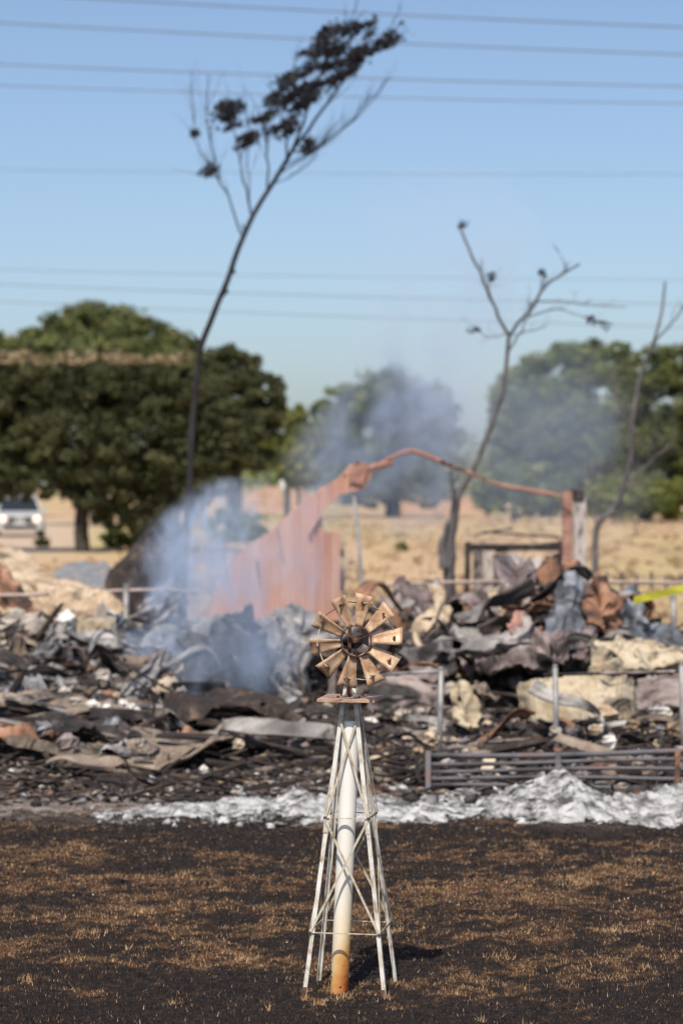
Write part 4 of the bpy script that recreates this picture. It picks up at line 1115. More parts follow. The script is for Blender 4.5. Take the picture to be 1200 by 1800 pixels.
fence([(775, 1176, 17.6), (975, 1172, 17.6), (1197, 1168, 17.6), (1420, 1168, 17.6)],
      [([(640, 1190, 18.0), (700, 1184, 17.8), (775, 1180, 17.6)], 'galv'), ([(955, 1186, 17.62), (1085, 1183, 17.62), (1197, 1180, 17.62), (1420, 1178, 17.6)], 'plum')],
      'low burnt tubular fence standing in the rubble at the right', .75, 'galv', .020, .012)
fence([(-120, 1042, 24), (222, 1030, 24), (768, 1018, 25.8), (1182, 1040, 26), (1420, 1040, 26)],
      [([(-300, 1050, 24), (-120, 1048, 24), (50, 1046, 24), (222, 1038, 24), (300, 1036, 24.2), (345, 1044, 24.3)], 'railred'), ([(640, 1030, 25.3), (768, 1024, 25.8), (880, 1022, 26), (1000, 1022, 26), (1180, 1024, 26), (1420, 1024, 26)], 'railred')],
      'pale tubular fence running behind the burnt heaps', 1.03, 'galv', .032, .018)

# yellow tape
tp = MB(); V = []; F = []
pts = [(1113, 1056, 21.2), (1130, 1051, 21.3), (1150, 1047, 21.4), (1172, 1041, 21.5), (1200, 1034, 21.6), (1260, 1024, 21.8), (1330, 1016, 22)]
for i, p in enumerate(pts):
    c = at(*p); tw = .25 * math.sin(i * 1.7)
    V += [c + Vector((0, .03 * tw, .034)), c - Vector((0, .03 * tw, .034))]
for i in range(len(pts) - 1): F.append((2 * i, 2 * i + 2, 2 * i + 3, 2 * i + 1))
tp.add(V, F)
o = tp.build('caution_tape', M['tape'], origin=at(1113, 1056, 21.2))
tag(o, 'strip of yellow tape stretched at the right edge', 'tape')
md = o.modifiers.new('thickness', 'SOLIDIFY'); md.thickness = .002

# ------------------------------------------------------------------ burnt red shed
YB = 30.0
shed = empty('burnt_shed', gr(600, 850 + EYE * FP / YB), 'burnt out shed with one pink red wall and bent gable frame', 'shed')
topc = [(352, 1080), (368, 1060), (385, 1030), (402, 992), (418, 975), (440, 956), (470, 940), (487, 924), (515, 896), (550, 869), (585, 846), (602, 834), (620, 812), (642, 812), (652, 828)]
lowc = [(552, 934), (566, 899), (600, 868), (635, 862), (650, 842), (655, 838)]
ti = lambda x: float(np.interp(x, [a for a, b in topc], [b for a, b in topc]))
li = lambda x: float(np.interp(x, [a for a, b in lowc], [b for a, b in lowc]))


def panel(x0, x1, ya0, ya1, yb0, yb1, dy, name, corr=True):
    n = 8; th = .025
    mb = MB(); V = []; F = []
    for side in (0, 1):
        for i in range(n + 1):
            t = i / n; x = x0 + (x1 - x0) * t
            off = (.018 if (i % 4) in (1, 2) else 0) if corr else 0
            a = at(x, ya0 + (ya1 - ya0) * t + rnd.uniform(-1.5, 1.5), YB + dy); b_ = at(x, yb0 + (yb1 - yb0) * t, YB + dy)
            for p in (a, b_): V.append(Vector((p.x, p.y - off + side * th, p.z)))
    s = 2 * (n + 1)
    for i in range(n):
        a = 2 * i
        F.append((a, a + 1, a + 3, a + 2)); F.append((s + a, s + a + 2, s + a + 3, s + a + 1))
        F.append((a, a + 2, s + a + 2, s + a)); F.append((a + 1, s + a + 1, s + a + 3, a + 3))
    F.append((0, s, s + 1, 1)); F.append((2 * n, 2 * n + 1, s + 2 * n + 1, s + 2 * n))
    mb.add(V, F)
    return child(mb, name, M['siding'], shed)


x = 352.0; k = 0
while x < 601:
    x1 = min(x + 17.9, 602); g_ = .5
    split = x >= 550
    ya0, ya1 = (934, 935) if split else (ti(x), ti(x1))
    panel(x + g_, x1 - g_, ya0, ya1, 1150, 1150, rnd.uniform(-.008, .008), 'siding_board')
    x = x1; k += 1
x = 541.0
while x < 650:
    x1 = min(x + 19, 652)
    panel(x + .5, x1 - .5, ti(x), ti(x1), li(max(x, 552)) if x > 551 else 942, li(x1), -.05 + rnd.uniform(-.01, .01), 'gable_board')
    x = x1
child(MB().box(at(631, 832, YB - .09), (.17, .03, .27), Matrix.Rotation(.35, 3, 'Y'), .02), 'bent_flashing', M['redframe'], shed)
pr = [(602, 836), (650, 829), (668, 818), (684, 806), (703, 797), (722, 793), (742, 797), (760, 805), (790, 818), (820, 829), (850, 842), (880, 853), (935, 863), (990, 872)]
child(MB().tube([at(a, b, YB - .02 + .02 * math.sin(a)) for a, b in pr], [.022 * rnd.uniform(.7, 1.5) for _ in pr], 6), 'gable_frame', M['redframe'], shed)
child(MB().bar(at(640, 826, YB), at(690, 812, YB), .13, .05, .4), 'gable_plate', M['redframe'], shed)
child(MB().box((at(996, 865, YB) + at(996, 1150, YB)) / 2, (.115, .10, (at(996, 865, YB) - at(996, 1150, YB)).z), None, .01), 'corner_post', M['redframe'], shed)
child(MB().box((at(1018, 872, YB) + at(1018, 1150, YB)) / 2 + Vector((0, .03, 0)), (.15, .12, (at(996, 872, YB) - at(996, 1150, YB)).z), None, .015), 'wall_stub', M['whitepost'], shed)
child(MB().box(at(1014, 870, YB + .01), (.16, .13, .12), None, .12), 'charred_post_top', M['char'], shed)
child(MB().box((at(597, 940, YB) + at(597, 1150, YB)) / 2 + Vector((.03, -.05, 0)), (.05, .05, (at(597, 936, YB) - at(597, 1150, YB)).z), None, .01), 'door_jamb', M['cream'], shed)
for (a, b) in (((392, 965), (398, 1010)), ((487, 930), (498, 985)), ((452, 985), (456, 1020))):
    child(MB().bar(at(*a, YB - .06), at(*b, YB - .05), .03, .015), 'hanging_scrap', M['grey'], shed)
o = MB().tube([at(622, 872, 28.5), at(630, 950, 28.3), at(637, 1045, 28.1), at(640, 1140, 28)], .022, 8).build('thin_pole', M['galv'], origin=at(640, 1140, 28))
tag(o, 'thin grey pole standing right of the red shed wall', 'pole')

# charred frame and scorched cabinets behind the right heap
YF = 32.5
fr = empty('burnt_post_frame', gr(900, 850 + EYE * FP / YF), 'charred post and beam frame between the burnt tree and red corner post', 'frame')
for (a, b, w_, mt) in (((822, 952), (818, 1125), .09, 'char'), ((816, 962), (990, 962), .10, 'char'), ((870, 968), (985, 956), .07, 'charwood'), ((850, 935), (985, 945), .03, 'charwood'), ((985, 950), (985, 1125), .07, 'charwood'),
                       ((835, 940), (900, 928), .03, 'greybark')):
    child(MB().bar(at(*a, YF), at(*b, YF + (.1 if w_ < .05 else 0)), w_, w_ * .8, .1), 'charred_bar', M[mt], fr)
for (nm, x0, x1, y0, mt, lab, Yk) in (('scorched_cabinet', 832, 846, 968, 'grey', 'narrow grey scorched panel beside the charred frame post', 33.2), ('scorched_cabinet', 848, 866, 966, 'whitepost', 'whitish scorched panel standing inside the charred frame', 33.1),
                                      ('scorched_cabinet', 868, 905, 975, 'bluesteel', 'dark blue grey scorched panel inside the charred frame', 33.3)):
    a = at(x0, y0, Yk); b = at(x1, 1113, Yk)
    o = MB().box((0, 0, (a.z) / 2), (b.x - a.x, .25, a.z), None, .01).build(nm, M[mt]); o.location = ((a.x + b.x) / 2, Yk, 0)
    tag(o, lab, 'panel')
sheet('sagging_panel', [[(868, 985, 31.5), (905, 978, 31.6), (935, 985, 31.6), (975, 988, 31.6)], [(870, 1010, 31.1), (905, 1003, 31.1), (935, 1003, 31.2), (975, 1005, 31.3)], [(870, 1060, 31), (905, 1060, 31), (935, 1060, 31), (975, 1060, 31)]],
      M['whitepost'], 'pale scorched sheet sagging below the charred beam', fold=.08)


# ------------------------------------------------------------------ burnt trees
def limb(mb, pts, r0, r1, Y, dys=None, seg=7, wob=.02):
    P = []
    n = len(pts)
    for i, (x, y) in enumerate(pts):
        d = 0 if dys is None else dys * i / (n - 1)
        p = at(x, y, Y + d); P.append(tuple(p))
    S = catmull(np.array(P), max(6, 5 * n))
    t = np.linspace(0, 1, len(S))
    S = S + (np.stack([fbm(t * 9 + r0 * 100, t * 0 + Y, 5, 2), fbm(t * 9, t * 0 + 3 + r1 * 99, 6, 2), t * 0], 1) - .5) * wob * (t * (1 - t) * 4)[:, None]
    mb.tube(list(map(tuple, S)), list(r0 + (r1 - r0) * t), seg)
    return S


def twigs(mb, S, n, L0, r, up=.6, spread=1.0, depth=2, t0=.25, bias=(0, 0, 0)):
    for k in range(n):
        i = int(len(S) * (t0 + (1 - t0) * rnd.random())) - 1
        p = Vector(S[max(i, 1)]); d = (Vector(S[max(i, 1)]) - Vector(S[max(i - 1, 0)])).normalized()
        v = (d * up + Vector((rnd.uniform(-1, 1), rnd.uniform(-1, 1), rnd.uniform(-.4, .8))) * spread + Vector(bias)).normalized()
        L = L0 * rnd.uniform(.5, 1.2); pts = [p]
        for j in range(5):
            v = (v + Vector((rnd.uniform(-.25, .25), rnd.uniform(-.25, .25), rnd.uniform(-.1, .25)))).normalized()
            pts.append(pts[-1] + v * L / 5)
        mb.tube(pts, [r * (1 - .85 * j / 5) for j in range(6)], 4)
        if depth > 1: twigs(mb, [tuple(q) for q in pts], 3, L * .5, r * .55, up, spread, depth - 1, .3, bias)


def leaf_cloud(name, P, size, mat, parent, tint=None, kind=None, flat=0.0):
    """one small quad per point, random orientation"""
    n = len(P)
    a = R.randn(n, 3); a[:, 2] *= (1 - flat * .6); a /= np.linalg.norm(a, axis=1, keepdims=True)
    b_ = R.randn(n, 3); b_ = np.cross(a, b_); b_ /= np.linalg.norm(b_, axis=1, keepdims=True)
    s = (size * (.55 + .9 * R.rand(n)))[:, None] if np.ndim(size) == 0 else size[:, None]
    V = np.stack([P + a * s * .5, P + b_ * s * .32, P - a * s * .5, P - b_ * s * .32], 1).reshape(-1, 3)
    F = np.arange(4 * n).reshape(-1, 4)
    t_ = R.rand(n) if tint is None else tint
    if parent: V = V - np.array(parent.location)
    o = np_mesh(name, V, F, mat, {'tint': np.repeat(t_, 4)}, parent)
    if kind: o['kind'] = kind
    return o


YT = 35.0
bt = empty('leaning_burnt_tree', gr(322, 850 + EYE * FP / YT), 'tall thin burnt tree leaning right with scorched leaf tufts at the top', 'tree')
mb = MB()
S0 = limb(mb, [(318, 1105), (325, 980), (330, 900), (338, 760), (348, 650), (355, 600), (378, 540), (405, 475), (430, 410), (455, 360), (485, 312), (515, 262)], .058, .030, YT, wob=.05)
for (x, y) in ((350, 600), (400, 515), (412, 480), (432, 410), (395, 520)):
    p = at(x, y, YT)
    mb.tube([p, p + Vector((rnd.uniform(-.12, .12), -.05, .15))], [.025, .006], 5)
child(mb, 'trunk', M['bark'], bt, True)
for pts, r in (([(515, 262), (560, 200), (600, 140), (640, 90), (682, 62)], .045), ([(515, 262), (540, 190), (560, 130), (590, 70), (620, 48)], .04), ([(505, 280), (500, 220), (490, 180), (520, 110)], .03),
               ([(470, 335), (470, 250), (462, 215)], .028), ([(443, 382), (428, 310), (415, 240), (405, 195)], .030), ([(424, 412), (400, 340), (382, 300), (365, 215), (366, 130)], .026), ([(388, 312), (368, 300)], .02),
               ([(490, 305), (540, 270), (580, 240), (640, 190), (680, 140)], .020), ([(500, 290), (560, 255), (620, 205), (655, 165)], .016), ([(382, 300), (345, 250), (340, 190), (336, 150)], .016), ([(515, 262), (540, 265), (575, 245)], .02),
               ([(475, 325), (520, 300), (560, 270)], .014), ([(440, 370), (436, 280), (432, 180)], .014)):
    mb = MB(); S = limb(mb, pts, r * .62, .005, YT, dys=rnd.uniform(-.8, .8), seg=5, wob=.08)
    twigs(mb, [tuple(q) for q in S], 11, .6, r * .22, up=1.0, spread=.5, depth=2, bias=(.05, 0, .2))
    child(mb, 'branch', M['bark'], bt)
TUFT = [(585, 62, 22, 16), (605, 52, 22, 9), (625, 50, 14, 10), (655, 40, 9, 8), (668, 72, 24, 14), (640, 88, 18, 9), (588, 90, 20, 14), (562, 88, 14, 10), (545, 95, 18, 8), (600, 108, 22, 12), (620, 95, 14, 12), (632, 108, 14, 10), (598, 128, 22, 10), (590, 142, 14, 14),
        (575, 112, 16, 8), (548, 118, 18, 8), (525, 128, 18, 9), (505, 140, 16, 12), (515, 158, 24, 12), (545, 150, 18, 10), (480, 168, 14, 13), (500, 178, 20, 12), (530, 175, 14, 10), (470, 205, 16, 9), (455, 212, 12, 9), (492, 225, 20, 14), (512, 215, 12, 12),
        (520, 188, 16, 10), (550, 170, 12, 12), (438, 245, 16, 10), (430, 255, 12, 6), (445, 238, 12, 7), (393, 192, 13, 12), (415, 190, 15, 12), (405, 208, 20, 12), (410, 222, 12, 6), (530, 262, 14, 7), (545, 250, 8, 8), (368, 300, 12, 10), (342, 237, 6, 7), (570, 55, 8, 8), (645, 62, 10, 6), (570, 75, 12, 8)]
PP = []
for (x, y, rx, ry) in TUFT:
    for q in range(3):
        cx, cy = x + rnd.uniform(-.7, .7) * rx, y + rnd.uniform(-.6, .6) * ry; yd = YT + rnd.uniform(-.7, .7)
        c = np.array(at(cx, cy, yd)); k = YT / FP
        n = int(rx * ry * .24) + 6
        d = R.randn(n, 3) * np.array([rx * .55 * k, rx * .5 * k, ry * .36 * k])
        d[:, 2] += d[:, 0] * .45
        PP.append(c + d)
leaf_cloud('scorched_foliage', np.concatenate(PP), .072, M['scorch'], bt)

YT2 = 34.0
b2 = empty('forked_burnt_tree', gr(790, 850 + EYE * FP / YT2), 'bare forked burnt tree with thick split trunk standing in the thin smoke', 'tree')
mb = MB()
limb(mb, [(792, 1115), (790, 1020), (790, 960), (797, 900), (806, 860)], .10, .055, YT2, wob=.04)
limb(mb, [(780, 1000), (776, 960), (786, 915)], .07, .03, YT2 - .1, wob=.05)
limb(mb, [(806, 865), (838, 810), (862, 745), (880, 690), (890, 635), (894, 590)], .042, .028, YT2, wob=.05)
child(mb, 'trunk', M['greybark'], b2, True)
for pts, r in (([(894, 590), (870, 540), (850, 490), (825, 440), (808, 398)], .05), ([(894, 592), (915, 560), (942, 525), (955, 500), (985, 480), (1018, 464)], .05), ([(892, 620), (915, 580), (925, 555), (945, 530)], .03),
               ([(940, 530), (985, 525), (1030, 532), (1100, 540)], .022), ([(925, 558), (975, 540), (1010, 548), (1062, 572)], .022), ([(893, 585), (860, 588), (825, 570)], .018), ([(900, 590), (940, 575), (960, 572)], .012),
               ([(855, 505), (862, 488)], .02), ([(952, 505), (952, 480)], .016), ([(800, 870), (792, 840), (790, 825)], .035), ([(808, 865), (820, 850), (800, 845)], .03)):
    mb = MB(); S = limb(mb, pts, r * .52, .006 if r < .045 else .014, YT2, dys=rnd.uniform(-.6, .6), seg=5, wob=.07)
    twigs(mb, [tuple(q) for q in S], 4, .32, r * .25, up=.8, spread=.8, depth=2)
    child(mb, 'branch', M['greybark'], b2)
PP = []
for (x, y, rx, ry) in [(811, 395, 7, 9), (864, 487, 7, 8), (953, 480, 6, 6), (1062, 573, 9, 8), (1045, 566, 16, 5), (1036, 560, 8, 4), (835, 580, 16, 4)]:
    c = np.array(at(x, y, YT2)); k = YT2 / FP
    PP.append(c + R.randn(26, 3) * np.array([rx * .55 * k, rx * .4 * k, ry * .55 * k]))
leaf_cloud('scorched_foliage', np.concatenate(PP), .06, M['scorch'], b2)

YT3 = 38.0
b3 = empty('slender_burnt_tree', gr(1042, 850 + EYE * FP / YT3), 'slender dark burnt tree beyond the white corner post', 'tree')
mb = MB()
limb(mb, [(1040, 1085), (1044, 1000), (1048, 925), (1072, 895), (1095, 850), (1110, 790), (1112, 730), (1122, 665), (1145, 600), (1162, 545), (1168, 495)], .06, .016, YT3, wob=.08)
child(mb, 'trunk', M['greybark'], b3, True)
for pts, r in (([(1145, 605), (1170, 575), (1195, 545), (1215, 500)], .02), ([(1048, 925), (1040, 870), (1030, 800)], .02), ([(1095, 855), (1150, 800), (1190, 770)], .018), ([(1110, 760), (1085, 700), (1075, 640)], .014), ([(1075, 890), (1110, 880), (1140, 850)], .014)):
    mb = MB(); S = limb(mb, pts, r, .006, YT3, dys=rnd.uniform(-.6, .6), seg=5, wob=.07)
    twigs(mb, [tuple(q) for q in S], 6, .5, r * .4, depth=2)
    child(mb, 'branch', M['greybark'], b3)


# ------------------------------------------------------------------ living trees
def tree(name, label, Y, base_px, blobs, mat, n, leaf, trunks=(), flat_top=None, dry=None, depth=.8, cat='tree', group=None, barkm='oakbark'):
    """blobs: ellipsoids (px, py, rx, ry) in the plane at distance Y, spread in depth"""
    root = empty(name, gr(base_px, 850 + EYE * FP / Y), label, cat, group)
    k = Y / FP
    wts = np.array([b[2] * b[3] for b in blobs], float); wts /= wts.sum()
    P = []; T = []
    for (x, y, rx, ry), w_ in zip(blobs, wts):
        m = max(int(n * w_), 40)
        # sub-clumps on the ellipsoid's shell
        nc = max(36, int(rx * ry / 50))
        u = R.randn(nc, 3); u /= np.linalg.norm(u, axis=1, keepdims=True)
        rr = .55 + .45 * R.rand(nc, 1) ** .5
        cc = u * rr * np.array([rx * k, rx * k * depth, ry * k])
        # hang a little less below
        idx = R.randint(0, nc, m)
        cs = (.14 + .26 * R.rand(nc) ** 1.6) * math.sqrt(rx * ry) * k * (1.25 if cat == 'bush' else 1)
        off = R.randn(m, 3); off = off / np.linalg.norm(off, axis=1, keepdims=True) * (.25 + .95 * R.rand(m, 1))
        off *= np.array([1, 1, .62])
        p = cc[idx] + off * cs[idx][:, None]
        yo = R.uniform(-.5, .5) * rx * k * .6
        c = np.array(at(x, y, Y)) + np.array([0, yo, 0])
        P.append(c + p)
        T.append(np.clip(.42 + .24 * R.randn(nc)[idx] + .10 * R.randn(m) + .5 * (fbm((c + p)[:, 0] / (rx * k) * 2.5, (c + p)[:, 2] / (rx * k) * 2.5, 6, 3) - .5), 0, 1))  # leaf tone varies by clump; broad noise also paints in dark hollows
    P = np.concatenate(P); T = np.concatenate(T)
    keep = P[:, 2] > (.15 if cat == 'tree' else .02)
    if flat_top is not None:
        zt = at(0, flat_top, Y).z
        keep &= P[:, 2] < zt + .06 * R.randn(len(P))
    P = P[keep]; T = T[keep]
    leaf_cloud('crown', P, leaf, mat, root, T)
    for tr in trunks:
        mb = MB()
        limb(mb, tr[0], tr[1], tr[2], Y, seg=8, wob=.1)
        child(mb, 'trunk', M[barkm], root, True)
    if dry:
        D = []
        for (x0, x1, y0, dens) in dry:
            m = int((x1 - x0) * dens); xx_ = R.uniform(x0, x1, m)
            hh = R.rand(m) ** 1.6
            for a, h in zip(xx_, hh):
                bumpy = 16 * vnoise(a / 11, 0, 3) + 12 * vnoise(a / 40, 2, 4) - 6
                if vnoise(a / 7, h * 3, 12) < .38 or R.rand() < max(0, (a - 280) / 60) * .8: continue
                D.append(tuple(at(a, y0 - bumpy * h + 9 * (1 - h) + R.randn() * 1.5, Y + R.uniform(-1.6, 1.6))))
        leaf_cloud('dry_top', np.array(D), leaf * 1.1, M['dryleaf'], root)
    return root


# far left back trees (rounded crown rising behind the hedge topped oak)
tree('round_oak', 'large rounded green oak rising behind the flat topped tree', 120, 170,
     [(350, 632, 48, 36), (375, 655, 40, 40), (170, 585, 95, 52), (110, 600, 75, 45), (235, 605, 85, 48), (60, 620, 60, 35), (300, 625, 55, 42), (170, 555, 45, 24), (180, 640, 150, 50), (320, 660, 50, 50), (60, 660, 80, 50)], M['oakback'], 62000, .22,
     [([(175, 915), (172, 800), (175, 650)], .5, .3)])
tree('yellow_green_tree', 'yellow green tree at the left edge beyond the rounded oak', 150, -20,
     [(-10, 605, 32, 22), (10, 625, 35, 28), (-50, 620, 50, 45), (-30, 700, 80, 80)], M['shrub'], 9000, .28, [([(-20, 905), (-20, 800), (-20, 700)], .4, .2)])
tree('dark_oak', 'dark green oak with drooping right side beside the flat topped tree', 88, 420,
     [(410, 650, 55, 38), (440, 690, 58, 45), (470, 675, 32, 24), (455, 730, 52, 42), (430, 780, 50, 50), (400, 720, 60, 60), (480, 720, 22, 25), (372, 690, 40, 60)], M['oak'], 44000, .17,
     [([(410, 952), (412, 850), (415, 740)], .35, .2)])
tree('flat_topped_oak', 'wide dark oak with level trimmed top and dry tan tips', 74, 145,
     [(-60, 700, 90, 75), (30, 690, 90, 65), (120, 680, 90, 60), (200, 690, 90, 65), (280, 690, 80, 60), (350, 712, 62, 52), (405, 775, 62, 55), (340, 780, 80, 75), (240, 780, 90, 70), (130, 780, 90, 70), (30, 780, 90, 70), (-60, 790, 90, 80),
      (60, 840, 80, 40), (180, 850, 75, 50), (250, 870, 62, 62), (310, 860, 55, 55), (360, 830, 60, 45), (-60, 850, 90, 40), (205, 905, 40, 32), (260, 915, 40, 30)], M['oak'], 170000, .135,
     [([(146, 975), (143, 920), (150, 840), (140, 760)], .24, .16), ([(300, 975), (305, 900), (320, 820)], .26, .16), ([(150, 850), (100, 790), (60, 740)], .14, .06), ([(150, 850), (210, 780), (250, 720)], .14, .06), ([(-60, 968), (-60, 900), (-50, 800)], .16, .1)],
     flat_top=636, dry=[(-140, 340, 628, 7)])
tree('smoky_round_tree', 'round tree standing behind the drifting smoke in the middle', 150, 690,
     [(690, 700, 75, 48), (620, 715, 55, 42), (745, 720, 60, 50), (690, 770, 95, 60), (600, 770, 50, 50), (770, 770, 45, 50), (690, 840, 100, 45), (590, 835, 50, 40), (650, 868, 60, 24), (745, 868, 60, 24), (570, 730, 25, 28), (775, 825, 45, 35)], M['farleaf'], 52000, .23,
     [([(690, 908), (690, 850), (690, 750)], .5, .3)])
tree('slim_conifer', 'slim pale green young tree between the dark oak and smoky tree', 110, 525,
     [(525, 770, 17, 50), (522, 825, 28, 34), (528, 735, 10, 24)], M['paleshrub'], 9000, .26, [([(525, 930), (525, 860), (525, 760)], .1, .05)])
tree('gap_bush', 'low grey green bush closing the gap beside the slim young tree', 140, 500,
     [(500, 745, 30, 25), (545, 770, 24, 40), (480, 790, 26, 30), (505, 800, 20, 20), (545, 830, 22, 25)], M['paleshrub'], 9000, .3, [([(505, 914), (505, 850), (505, 780)], .2, .1)], cat='bush')
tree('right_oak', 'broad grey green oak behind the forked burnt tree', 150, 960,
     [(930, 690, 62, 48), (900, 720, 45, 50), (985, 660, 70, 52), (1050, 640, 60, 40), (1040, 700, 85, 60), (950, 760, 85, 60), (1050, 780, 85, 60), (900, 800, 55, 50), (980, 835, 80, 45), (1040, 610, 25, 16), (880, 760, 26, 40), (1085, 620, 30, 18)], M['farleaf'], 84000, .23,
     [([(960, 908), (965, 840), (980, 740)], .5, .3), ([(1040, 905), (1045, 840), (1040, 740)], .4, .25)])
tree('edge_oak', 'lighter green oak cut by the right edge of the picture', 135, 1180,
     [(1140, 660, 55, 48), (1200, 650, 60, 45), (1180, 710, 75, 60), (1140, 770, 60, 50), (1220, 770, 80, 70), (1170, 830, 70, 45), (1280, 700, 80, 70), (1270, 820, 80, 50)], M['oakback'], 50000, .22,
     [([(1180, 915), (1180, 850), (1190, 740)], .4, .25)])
tree('mid_bush', 'blue green bush at the field edge behind the red rake pole', 128, 895,
     [(895, 855, 50, 32), (940, 850, 40, 36), (860, 870, 30, 25), (900, 890, 45, 22), (960, 880, 30, 25)], M['farleaf'], 9000, .26, [([(900, 918), (900, 880)], .1, .06)], cat='bush')
for i, (x, w_, lab) in enumerate([(1075, 45, 'yellow green bush, leftmost of three below the right hand oaks'), (1135, 45, 'yellow green bush, middle one of three below the right hand oaks'), (1205, 55, 'yellow green bush at the right edge of the field')]):
    tree('field_bush', lab, 128, x, [(x, 882, w_ * 1.2, 26), (x - 15, 866, w_ * .8, 24), (x + 18, 868, w_ * .8, 22)], M['paleshrub'], 12000, .26, [([(x, 918), (x, 890)], .08, .05)], cat='bush', group='bushes below the right hand oaks')
for (x, y, rx, ry, Y_, mt, lab) in [(215, 945, 38, 18, 79, 'shrub', 'low yellow green bush right of the oak trunk'), (265, 950, 22, 14, 78, 'shrub', 'small yellow bush next to the tilted roof piece'), (705, 961, 9, 7, 75, 'paleshrub', 'small green weed clump standing alone on the open field'),
                                    (410, 925, 60, 30, 85, 'farleaf', 'grey green bush in the smoke left of the red shed'), (75, 955, 10, 7, 80, 'oak', 'tiny dark weed on the dirt drive')]:
    tree('low_bush', lab, Y_, x, [(x, y, rx, ry), (x + rx * .4, y + ry * .3, rx * .6, ry * .6)], M[mt], 1400, .16, [([(x, 850 + EYE * FP / Y_), (x, y)], .03, .02)], cat='bush')
# far tree line closing the horizon
PP = []
for px in range(-700, 1900, 9):
    Yd = 330 + 60 * vnoise(px / 130, 1, 3)
    hgt = 7 + 5 * vnoise(px / 60, 4, 8)
    c = np.array([(px - 600) / FP * Yd, Yd, hgt * .5])
    PP.append(c + R.randn(70, 3) * np.array([1.6, 2, hgt * .27]))
PP = np.concatenate(PP); PP = PP[PP[:, 2] > 0]
o = leaf_cloud('treeline', PP, .9, M['farleaf'], None)
tag(o, 'far line of trees closing the field at the horizon', 'trees', kind='stuff')


# dry tussocks over the field
PP = []; TT = []
for k in range(1500):
    Yd = 34 * (165 / 34) ** (rnd.random() ** .8); px = rnd.uniform(-500, 1700)
    if 905 < 850 + EYE * FP / Yd < 985 and px < 190: continue
    c = np.array([(px - 600) / FP * Yd, Yd, .02]); hh = rnd.uniform(.05, .20) * (1.5 if rnd.random() < .08 else 1)
    n = 12
    PP.append(c + np.abs(R.randn(n, 3)) * np.array([0, 0, hh * .5]) + R.randn(n, 3) * np.array([hh, hh, 0])); TT.append(np.clip(.2 + .5 * rnd.random() + .15 * R.randn(n), 0, 1))
o = leaf_cloud('field_tussocks', np.concatenate(PP), .14, M['strawleaf'], None, np.concatenate(TT))
tag(o, 'dry tussocks of grass scattered over the open field', 'grass', kind='stuff')


# low dirt banks and far things
def bank(name, x0, x1, ytop, Y, mat, label):
    xs_ = np.linspace(x0, x1, 50); V = []; F = []
    for j, v in enumerate(np.linspace(-1, 1, 9)):
        for i, x_ in enumerate(xs_):
            t = (x_ - x0) / (x1 - x0)
            h = at(0, ytop, Y).z * math.sin(math.pi * t) ** .45 * (1 - v * v) * (.85 + .3 * vnoise(x_ / 12, j * .4, 3))
            V.append(((x_ - 600) / FP * Y, Y + v * 6, h - .02))
    V = np.array(V)
    o = np_mesh(name, V, grid_faces(9, 50), mat, smooth=True)
    return tag(o, kind='structure')


M['orangesoil'] = pm('orange_soil', [(.3, (.24, .14, .08)), (.6, (.42, .25, .15))], .8, .95)
bank('dirt_bank', 415, 560, 852, 175, M['orangesoil'], '')
bank('soil_bank', 680, 850, 857, 170, M['orangesoil'], '')
wp = empty('white_marker', gr(499, 850 + EYE * FP / 165), 'small white tank and cap standing by the orange dirt bank', 'tank')
child(MB().tube([at(500, 872, 165), at(500, 848, 165), at(499, 840, 165), at(498, 836, 165)], [.32, .32, .25, .1], 12), 'tank_body', M['whitepaint'], wp, True)
child(MB().tube([at(498, 838, 165), at(497, 818, 165), at(497, 815, 165)], [.14, .16, .08], 10), 'tank_neck', M['whitepaint'], wp, True)
# distant wire fence on the right of the field
ff = empty('field_fence', gr(1040, 850 + EYE * FP / 46), 'low dark wire fence with brush crossing the field at the right', 'fence')
for px in range(1040, 1400, 26):
    g_ = gr(px, 850 + EYE * FP / 46)
    child(MB().tube([g_, g_ + Vector((0, 0, rnd.uniform(.3, .45)))], .03, 6), 'fence_post', M['greybark'], ff)
for h in (.18, .34):
    a = gr(1036, 850 + EYE * FP / 46) + Vector((0, 0, h)); b = gr(1400, 850 + EYE * FP / 46) + Vector((0, 0, h))
    child(MB().tube([a, (a + b) / 2 - Vector((0, 0, .03)), b], .012, 5), 'fence_wire', M['greybark'], ff)

# ------------------------------------------------------------------ parked car
def glass(name, c):
    m, t, b, L = nodes(name); b.inputs['Base Color'].default_value = (*c, 1); b.inputs['Roughness'].default_value = .08; b.inputs['Specular IOR Level'].default_value = .6
    return m


def emis(name, c, s):
    m, t, b, L = nodes(name); b.inputs['Base Color'].default_value = (*c, 1)
    b.inputs['Emission Color'].default_value = (*c, 1); b.inputs['Emission Strength'].default_value = s
    return m


YC = 97.0
car = empty('parked_car', gr(33, 850 + EYE * FP / YC), 'silver white pickup style car facing the viewer with lit headlights', 'car', rz=math.radians(9))
M['carpaint'] = pm('silver_paint', [(.3, (.50, .51, .52)), (.7, (.58, .59, .60))], 1, .3, metal=.3, bump=0)
M['glass'] = glass('dark_window_glass', (.02, .025, .03)); M['lamp'] = emis('lit_headlight', (1, .72, .55), 1.1); M['tyre'] = pm('tyre_rubber', [(.4, (.015, .015, .015)), (.6, (.03, .03, .03))], 4, .8)
M['trim'] = pm('black_trim', [(.4, (.02, .02, .022)), (.6, (.04, .04, .042))], 4, .5, bump=0)
